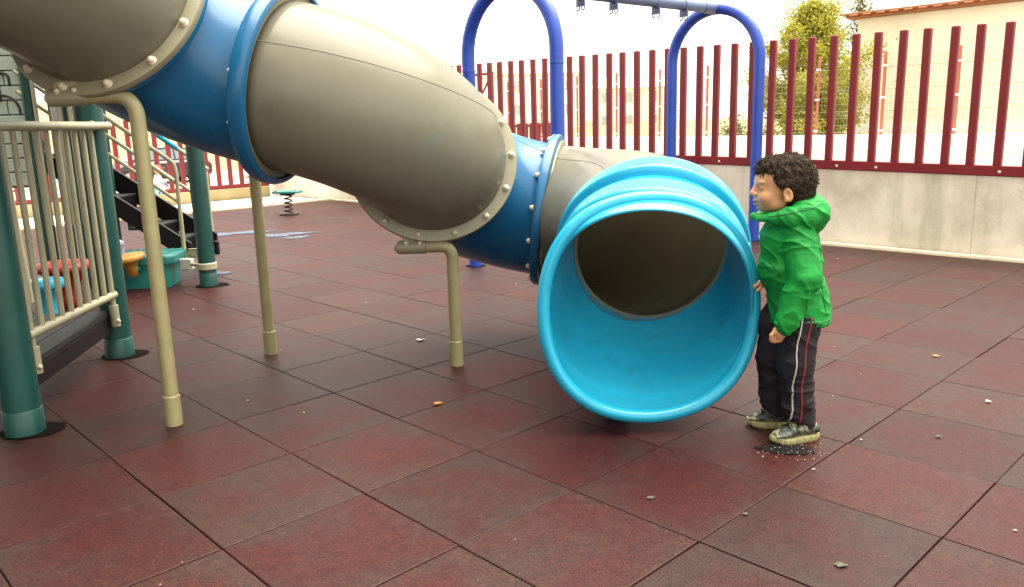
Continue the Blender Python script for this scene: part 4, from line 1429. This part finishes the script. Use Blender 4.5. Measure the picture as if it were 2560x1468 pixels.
# --- hair: cap plus curls
H = SDF((.86, 2.80, .84), (1.16, 3.12, 1.13), .004)
H.ell(h_(1.020, .997), (.090, .077, .084), .02); H.ell(h_(.965, 1.030), (.068, .062, .044), .02)
H.ell(h_(1.055, .945), (.050, .062, .050), .02); H.ell(h_(1.04, .912), (.040, .050, .045), .02)
for s in (-1, 1):
    H.ell(h_(.978, .985, s * .056), (.028, .020, .038), .015)
Xg, Yg, Zg = H.grid()
# hairline: the face stays free in front of the ears
face = np.minimum(1.012 - Xg, (1.013 - .55 * (Xg - .90)) - Zg)
ear = .030 - np.sqrt((Xg - .988) ** 2 + ((Zg - .936) * .9) ** 2 + (np.maximum(0, .055 - np.abs(Yg - HY)) * .6) ** 2)
H.v = np.maximum(H.v, np.maximum(np.minimum(face, .985 - Xg + .0), ear).astype(np.float32))
Vh, Fh = H.net()
Vh = folds(Vh, Fh, lambda P: .010 * (vnoise(P, 75, 3) - .45) + .006 * (vnoise(P, 140, 5) - .5))
hair = obj('hair', mesh('hair', Vh, Fh, M_hair), boy)
cu = MB(); rr = random.Random(5)
bvh = BVHTree.FromPolygons([Vector(v) for v in Vh], [tuple(map(int, f)) for f in Fh])
tries = 0; made = 0
while made < 3200 and tries < 20000:
    tries += 1
    k = rr.randrange(len(Vh)); p = Vector(Vh[k])
    if p.z < .905 or (p - Vector(h_(1.0, .96))).length < .05: continue
    loc, nrm, _, _ = bvh.find_nearest(p)
    if nrm is None: continue
    t1 = nrm.cross(Vector((rr.gauss(0, 1), rr.gauss(0, 1), rr.gauss(0, 1)))).normalized(); t2 = nrm.cross(t1)
    rad = rr.uniform(.0045, .0105); turn = rr.uniform(2.5, 7.0); lift = rr.uniform(.000, .007) * (1.8 if rr.random() < .10 else 1)
    drift = t1 * rr.uniform(-.006, .006) + Vector((0, 0, -.003))
    pts = []
    for q in range(9):
        u = q / 8; a = turn * u
        pts.append(loc - nrm * .003 + t1 * rad * math.cos(a) + t2 * rad * math.sin(a) + nrm * lift * math.sin(u * 2.6) * 1.3 + drift * u)
    cu.add(*tube(pts, [.0007, .0012, .0014, .0014, .0013, .0012, .0010, .0008, .0003], 3, False)); made += 1
cu.build('curls', M_hair, hair)

# --- jacket
LO, HI, HS = (.84, 2.74, .42), (1.26, 3.20, .98), .0038
J = SDF(LO, HI, HS)
J.ell(bp(1.040, 0, .765), (.110, .108, .10), .03)               # chest and shoulders
J.ell(bp(1.046, 0, .660), (.115, .105, .12), .03)
J.ell(bp(1.080, 0, .545), (.110, .116, .12), .03)               # skirt of the jacket
J.ell(bp(1.090, 0, .470), (.108, .124, .10), .03)
J.cap(bp(1.035, .070, .800), bp(1.065, .112, .640), .060, .052, .012)     # far sleeve
J.cap(bp(1.065, .112, .640), bp(.995, .072, .606), .050, .036, .012)
Xg, Yg, Zg = J.grid()
J.v = np.maximum(J.v, (.458 + .008 * np.sin(Yg * 22 + Xg * 15) - Zg).astype(np.float32))
A_ = SDF(LO, HI, HS)                                            # near sleeve
A_.cap(bp(1.040, -.062, .805), bp(1.062, -.116, .650), .064, .060, .01)
A_.cap(bp(1.062, -.116, .650), bp(1.000, -.120, .485), .058, .045, .014)
A_.cap(bp(1.000, -.120, .485), bp(.994, -.120, .468), .044, .038, .006)
C_ = SDF(LO, HI, HS)                                            # collar and hood
key = [(.903, .0, .856, .008), (.914, .034, .853, .011), (.950, .064, .852, .019), (1.008, .084, .858, .036), (1.065, .080, .866, .050), (1.100, .045, .872, .056), (1.110, .0, .874, .058)]
for sg in (-1, 1):
    for a, b_ in zip(key[:-1], key[1:]):
        C_.cap(bp(a[0], sg * a[1] - .006, a[2]), bp(b_[0], sg * b_[1] - .006, b_[2]), a[3], b_[3], .016)
C_.cap(bp(1.112, -.045, .835), bp(1.112, .040, .835), .045, .045, .02)
C_.ell(bp(1.108, -.004, .912), (.026, .060, .034), .016, -.35)
C_.ell(bp(1.045, -.006, .935), (.058, .052, .060), .010, -.3, cut=True)
C_.ell(bp(.990, -.006, .925), (.074, .058, .056), .010, cut=True)
def smin(a, b, k):
    h = np.clip(.5 + .5 * (b - a) / k, 0, 1)
    return b + (a - b) * h - k * h * (1 - h)
J.v = smin(smin(J.v, A_.v, .007), C_.v, .005)
Vj, Fj = J.net()
def ridge(P, f, seed):
    return (1 - np.abs(2 * vnoise(P, f, seed) - 1)) ** 4
def jf(P):
    w = np.stack([vnoise(P, 13, 31), vnoise(P, 13, 32), vnoise(P, 13, 33)], 1) * .05
    Q = P + w
    D1 = Q @ np.array([[.55, 0, .83], [0, .6, 0], [-.83 * .35, 0, .55 * .35]]).T      # folds running down the sleeve
    D2 = Q * np.array([.45, .6, 1.5])
    return .0065 * (ridge(D1, 21, 6) - .3) + .0045 * (ridge(D2, 18, 7) - .3) + .0014 * (ridge(Q, 50, 8) - .3) + .006 * (vnoise(P, 16, 9) - .5)
Vj = folds(Vj, Fj, jf)
jk = obj('jacket', mesh('jacket', Vj, Fj, M_green), boy)
bvj = BVHTree.FromPolygons([Vector(v) for v in Vj], [tuple(map(int, f)) for f in Fj])
def on_side(bv, x, z, off=.0015):
    h = bv.ray_cast(Vector((x, 2.5, z)), Vector((0, 1, 0)))
    return h[0] + h[1] * off if h[0] else None
M_zip = mat('dark_zip', (.01, .10, .03), .5)
pts = [p for p in (on_side(bvj, .955 + .028 * q / 9, .695 - .055 * q / 9) for q in range(10)) if p]
if len(pts) > 3: MB().add(*tube(pts, .0022, 6)).build('pocket_zip', M_zip, jk)
def seam_line(f, r=.0016, n=26):
    pts = [p for p in (on_side(bvj, *f(q / (n - 1)), off=.0009) for q in range(n)) if p]
    if len(pts) > 4: MB().add(*tube(pts, r, 5)).build('seam', M_zip, jk)
seam_line(lambda u: (1.098 + .055 * u, .800 - .30 * u))                             # side seam
seam_line(lambda u: (1.055 + .125 * u, .4725 + .002 * math.sin(u * 9)))             # hem stitching
seam_line(lambda u: (.93 + .19 * u, .862 + .045 * u), .0014)                        # hood panel seam
M_green2 = cloth_mat('green_cuff_cloth', (.003, .19, .03), .6, .12)
d = (Vector(bp(.994, -.120, .468)) - Vector(bp(1.000, -.120, .485))).normalized()
MB().add(*lathe(Vector(bp(.9945, -.120, .465)), d, [(-.008, .036), (-.008, .0415), (.004, .0405), (.010, .036), (.010, .026)], 28)).build('cuff', M_green2, jk)

# --- trousers
T_ = SDF((.86, 2.74, .04), (1.26, 3.22, .56), .0040)
T_.ell(bp(1.082, 0, .490), (.076, .088, .075), .03)
for (hx_, kx, ax_, yy, kz) in ((1.088, 1.058, 1.076, -.064, .30), (1.045, 1.020, 1.030, .066, .29)):
    T_.cap(bp(hx_ - .006, yy * .75, .47), bp(kx, yy, kz), .072, .066, .020)
    T_.cap(bp(kx, yy, kz), bp(ax_, yy, .150), .065, .061, .015)
    T_.cap(bp(ax_, yy, .150), bp(ax_ + .012, yy, .070), .061, .056, .01)
T_.ell(bp(.985, .05, .430), (.038, .05, .045), .02)
Xg, Yg, Zg = T_.grid()
T_.v = np.maximum(T_.v, np.maximum(.074 + .35 * np.maximum(0, (1.06 + .5 * (YC - .06 - Yg)) - Xg) * (Xg > .9) - Zg + .004 * np.sin(Xg * 60), Zg - .54).astype(np.float32))
Vt, Ft = T_.net()
def tf(P):
    w = np.stack([vnoise(P, 12, 41), vnoise(P, 12, 42), vnoise(P, 12, 43)], 1) * .05
    Q = P + w
    low = np.clip((.40 - P[:, 2]) / .25, .25, 1)
    D1 = Q * np.array([.5, .6, 1.5]); D2 = Q @ np.array([[.7, 0, .7], [0, .6, 0], [-.3, 0, .3]]).T
    return .0075 * low * (ridge(D1, 19, 16) - .3) + .0045 * (ridge(D2, 18, 17) - .3) + .003 * (vnoise(P, 24, 19) - .5)
Vt = folds(Vt, Ft, tf)
tr_ = obj('trousers', mesh('trousers', Vt, Ft, M_trous), boy)
bvt = BVHTree.FromPolygons([Vector(v) for v in Vt], [tuple(map(int, f)) for f in Ft])
def stripe(xt, xb, m, wd, bow):
    L_, R_ = [], []
    for q in range(40):
        u = q / 39; z = .500 - .415 * u
        x = xt + (xb - xt) * u + bow * math.sin(u * 3.1) + .002 * math.sin(u * 17)
        a = on_side(bvt, x - wd / 2, z, .002); b_ = on_side(bvt, x + wd / 2, z, .002)
        if a and b_: L_.append(a); R_.append(b_)
    vv = L_ + R_; n_ = len(L_)
    ff = [(q, q + n_, q + n_ + 1, q + 1) for q in range(n_ - 1)]
    me = mesh('piping', vv, ff, m)
    o = obj('piping', me, tr_)
    sm = o.modifiers.new('thick', 'SOLIDIFY'); sm.thickness = .002; sm.offset = 1
stripe(1.060, 1.040, M_pipe, .0050, -.012)
stripe(1.092, 1.070, M_rpipe, .0045, -.012)

# --- shoes
def m_upper():
    m, t, b = _nodes('mottled_trainer_upper')
    tc = N(t, 'ShaderNodeTexCoord').outputs['Object']
    a = noise_node(t, tc, 34, 2, .5); c = noise_node(t, tc, 60, 2, .5)
    k = ramp(t, a, [(.40, (.012, .015, .015)), (.46, (.05, .07, .06)), (.54, (.09, .11, .08)), (.60, (.32, .30, .20))])
    k = mixc(t, ramp(t, c, [(.55, (0, 0, 0)), (.6, (1, 1, 1))]), k, (.03, .035, .035))
    t.links.new(k, b.inputs['Base Color']); b.inputs['Roughness'].default_value = .5
    return m
M_upper = m_upper(); M_sole = mat('cream_yellow_sole', (.28, .26, .12), .6, .15, 30, .2, 150, dirt=.4)
M_sock = cloth_mat('dark_sock', (.02, .02, .025), .8)
def shoe(toe, heel, label=None):
    toe = Vector((*toe, 0)); heel = Vector((*heel, 0))
    f = (toe - heel); L_ = f.length; f.normalize(); sd = Vector((-f.y, f.x, 0))
    up = Vector((0, 0, 1))
    st = [0, .06, .18, .35, .5, .65, .8, .92, 1.0]
    hw = [.020, .030, .034, .032, .034, .040, .041, .033, .014]
    ht = [.050, .074, .088, .092, .086, .068, .052, .043, .030]
    vv = []; ff = []; n_ = 14
    for u, w, h in zip(st, hw, ht):
        c = heel + f * (L_ * u)
        for q in range(n_):
            a = 2 * math.pi * q / n_
            y = math.cos(a); z = math.sin(a)
            y = math.copysign(abs(y) ** .8, y); zz = .022 + (h - .022) * (.5 + .5 * z)
            tw_ = .62 if z > .5 else 1
            vv.append(c + sd * w * y * (1 - .35 * max(0, z)) + up * zz)
    for k in range(len(st) - 1):
        for q in range(n_):
            r_ = (q + 1) % n_
            ff.append((k * n_ + q, k * n_ + r_, (k + 1) * n_ + r_, (k + 1) * n_ + q))
    ff.append(tuple(range(n_))[::-1]); ff.append(tuple((len(st) - 1) * n_ + q for q in range(n_)))
    sh = MB().add(vv, ff).build('shoe', M_upper, boy)
    ss = sh.modifiers.new('sub', 'SUBSURF'); ss.levels = ss.render_levels = 1
    # sole outline
    ol = []
    for q in range(44):
        a = 2 * math.pi * q / 44
        u = .5 - .535 * math.cos(a)
        w = float(np.interp(u, [-.03, .1, .35, .7, .9, 1.03], [.016, .034, .034, .044, .039, .016]))
        lug = .0025 * (1 if q % 2 else -1)
        ol.append(heel + f * (L_ * u) + sd * (w + lug) * math.copysign(min(1, abs(math.sin(a)) ** .35), math.sin(a)))
    vv = []; ff = []
    rise = [ .010 * max(0, (p - heel).dot(f) / L_ - .75) / .25 for p in ol]
    cc = heel + f * L_ * .5
    for z, s in ((.0, .93), (.005, .99), (.013, 1.0), (.021, .97), (.024, .80)):
        for p, r_ in zip(ol, rise): vv.append(cc + (p - cc) * s + up * (z + r_ * (1 if z > 0 else .8)))
    n_ = 44
    for k in range(4):
        for q in range(n_):
            r_ = (q + 1) % n_
            ff.append((k * n_ + q, k * n_ + r_, (k + 1) * n_ + r_, (k + 1) * n_ + q))
    ff.append(tuple(range(n_))[::-1]); ff.append(tuple(4 * n_ + q for q in range(n_)))
    MB().add(vv, ff).build('sole', M_sole, sh, True, 30)
    for u in (.52, .60, .68):
        c = heel + f * (L_ * u); h = float(np.interp(u, st, ht)); w = .026
        MB().add(*tube([c - sd * w + up * (h - .012), c - sd * w * .4 + up * (h + .001), c + sd * w * .4 + up * (h + .001), c + sd * w + up * (h - .012)], .0035, 6)).build('strap', M_rail if u == .60 else M_black, sh)
    a0 = heel + f * L_ * .26
    MB().add(*tube([a0 + up * .05, a0 + up * .13], [.034, .032], 16)).build('sock', M_sock, sh)
shoe((.970, 2.862), (1.162, 2.912)); shoe((.935, 3.062), (1.110, 3.030))
# white shirt tail peeping out under the jacket front
Sh = SDF((.90, 2.84, .40), (1.20, 3.10, .60), .005)
Sh.ell(bp(1.050, 0, .505), (.074, .075, .030), .01)
Vs, Fs = Sh.net(); obj('shirt', mesh('shirt', Vs, Fs, M_white), boy)

# --- toddler far off by the pavement
def toddler():
    x0, y0 = -6.05, 13.95
    S = SDF((x0 - .25, y0 - .25, 0), (x0 + .25, y0 + .25, .78), .008)
    P = lambda x, y, z: (x0 + x, y0 + y, z)
    S.cap(P(0, 0, .30), P(.02, 0, .47), .055, .050, .02)
    S.ell(P(.035, 0, .60), (.068, .062, .075), .01); S.cap(P(.02, 0, .48), P(.03, 0, .56), .028, .028, .01)
    for s, dx in ((-1, -.05), (1, .06)):
        S.cap(P(0, s * .035, .28), P(dx * .5, s * .04, .15), .036, .028, .01)
        S.cap(P(dx * .5, s * .04, .15), P(dx * 1.4, s * .04, .03), .026, .020, .01)
        S.cap(P(dx * 1.4, s * .04, .03), P(dx * 1.4 + .05, s * .04, .02), .020, .016, .01)
        S.cap(P(.02, s * .055, .46), P(.04 + dx, s * .10, .36), .026, .022, .01)
        S.cap(P(.04 + dx, s * .10, .36), P(.09 + dx, s * .09, .29), .020, .016, .01)
        S.ell(P(.10 + dx, s * .09, .275), (.02, .014, .02), .005)
    S.ell(P(.103, 0, .59), (.012, .011, .010), .006)
    V, F = S.net()
    o = obj('person', mesh('person', V, F, M_skin))
    tag(o, 'tiny toddler in red cap and white top walking by the far pavement', 'person')
    C1 = SDF((x0 - .25, y0 - .25, .2), (x0 + .25, y0 + .25, .6), .008)
    C1.cap(P(0, 0, .31), P(.02, 0, .47), .066, .058, .02)
    for s, dx in ((-1, -.05), (1, .06)):
        C1.cap(P(.02, s * .055, .46), P(.03 + dx * .7, s * .09, .38), .034, .032, .01)
    V, F = C1.net(); obj('shirt', mesh('shirt', V, F, M_white), o)
    C2 = SDF((x0 - .25, y0 - .25, .0), (x0 + .25, y0 + .25, .45), .008)
    C2.ell(P(0, 0, .285), (.064, .070, .05), .01)
    for s, dx in ((-1, -.05), (1, .06)):
        C2.cap(P(0, s * .035, .27), P(dx * .6, s * .04, .13), .044, .036, .01)
    V, F = C2.net(); obj('trousers', mesh('trousers', V, F, mat('light_blue_cloth', (.25, .5, .62), .7)), o)
    for s, dx in ((-1, -.05), (1, .06)):
        MB().add(*tube([P(.035 + dx * .8, s * .095, .375), P(.085 + dx, s * .09, .30)], [.026, .022], 10)).build('sleeve', mat('violet_cloth', (.14, .10, .33), .7), o)
    MB().add(*lathe(P(.035, 0, .615), (-.1, 0, 1), [(-.01, .074), (.02, .073), (.05, .055), (.068, .02), (.07, .001)], 20, False)).build('cap', mat('red_cap', (.5, .06, .03), .6), o)
    MB().add(*roundbox(x0 + .11, y0, .615, .628, .10, .10, .03, 0)).build('cap_peak', bpy.data.materials['red_cap'], o)
    for s, dx in ((-1, -.05), (1, .06)):
        c = P(dx * 1.4 + .02, s * .04, 0)
        MB().add(*roundbox(c[0], c[1], 0, .045, .10, .052, .022, 0, 1, .004)).build('shoe', M_black, o)
toddler()

# ================================================================= LITTER
M_l3 = mat('grey_leaf', (.075, .072, .058), .8, .2, 60, spec=.2); M_l1 = mat('orange_dry_leaf', (.30, .12, .022), .7, .25, 60); M_l2 = mat('pale_dry_leaf', (.26, .23, .14), .7, .2, 60); M_paper = mat('white_paper', (.45, .43, .38), .8, .05, 30)
def scrap(name, x, y, s, m, label, seed, cat):
    rr = random.Random(seed)
    vv = [Vector((x, y, .005 + rr.uniform(.003, .005)))]; n_ = 11
    for k in range(n_):
        t = 2 * math.pi * k / n_
        q = s * rr.uniform(.45, 1.1)
        vv.append(Vector((x + q * math.cos(t), y + q * .75 * math.sin(t), .0045 + rr.uniform(.0, .009) * s / .04)))
    o = MB().add(vv, [(0, k + 1, (k + 1) % n_ + 1) for k in range(n_)]).build(name, m, None, False)
    sm = o.modifiers.new('t', 'SOLIDIFY'); sm.thickness = .001
    return tag(o, label, cat)
scrap('fallen_leaf', -.345, 3.404, .028, M_l1, 'orange curled leaf on the tiles in front of the middle slide pole', 1, 'leaf')
scrap('fallen_leaf', 2.139, 3.907, .024, M_l1, 'yellow-brown leaf on the tiles right of the child', 2, 'leaf')
scrap('paper_scrap', -.539, 4.496, .034, M_paper, 'torn white paper scrap on the tiles left of the middle slide pole', 3, 'paper')
scrap('paper_scrap', 2.013, 3.238, .018, M_paper, 'small white paper scrap near the right edge of the tiles', 4, 'paper')
scrap('fallen_leaf', .884, 2.002, .020, M_l3, 'grey-green leaf fragment near the bottom right corner of the tiles', 6, 'leaf')
scrap('fallen_leaf', .710, 2.310, .015, M_l3, 'small grey leaf fragment on the tile joint in front of the child', 7, 'leaf')
scrap('fallen_leaf', .435, 2.437, .015, M_l3, 'small grey leaf fragment on the tiles below the slide exit', 8, 'leaf')
scrap('fallen_leaf', 1.609, 2.877, .016, M_l3, 'grey leaf fragment on the tiles just right of the child shoes', 9, 'leaf')
sp = MB(); rr = random.Random(21)
for k in range(280):
    if k < 60:
        a = rr.uniform(0, 6.28); r_ = rr.random() ** .6 * .16
        x, y = 1.0 + r_ * math.cos(a), 2.77 + r_ * .5 * math.sin(a); s = rr.uniform(.0012, .0035)
    else:
        p = G(rr.uniform(-4, 13), rr.uniform(-14, 7)); x, y = p.x, p.y
        s = rr.choice((.002, .002, .003, .003, .004, .005, .007)) * (1 if p.y < 5 else 1.4)
    n_ = 6; z = .0045
    vv = [Vector((x, y, z + s * .5))] + [Vector((x + s * rr.uniform(.6, 1.2) * math.cos(t), y + s * rr.uniform(.5, 1) * math.sin(t), z)) for t in [2 * math.pi * q / n_ for q in range(n_)]]
    sp.add(vv, [(0, q + 1, (q + 1) % n_ + 1) for q in range(n_)])
tag(sp.build('litter_specks', M_l2, None, False), 'tiny pale specks of grit and leaf scattered over the tiles', None, None, 'stuff')
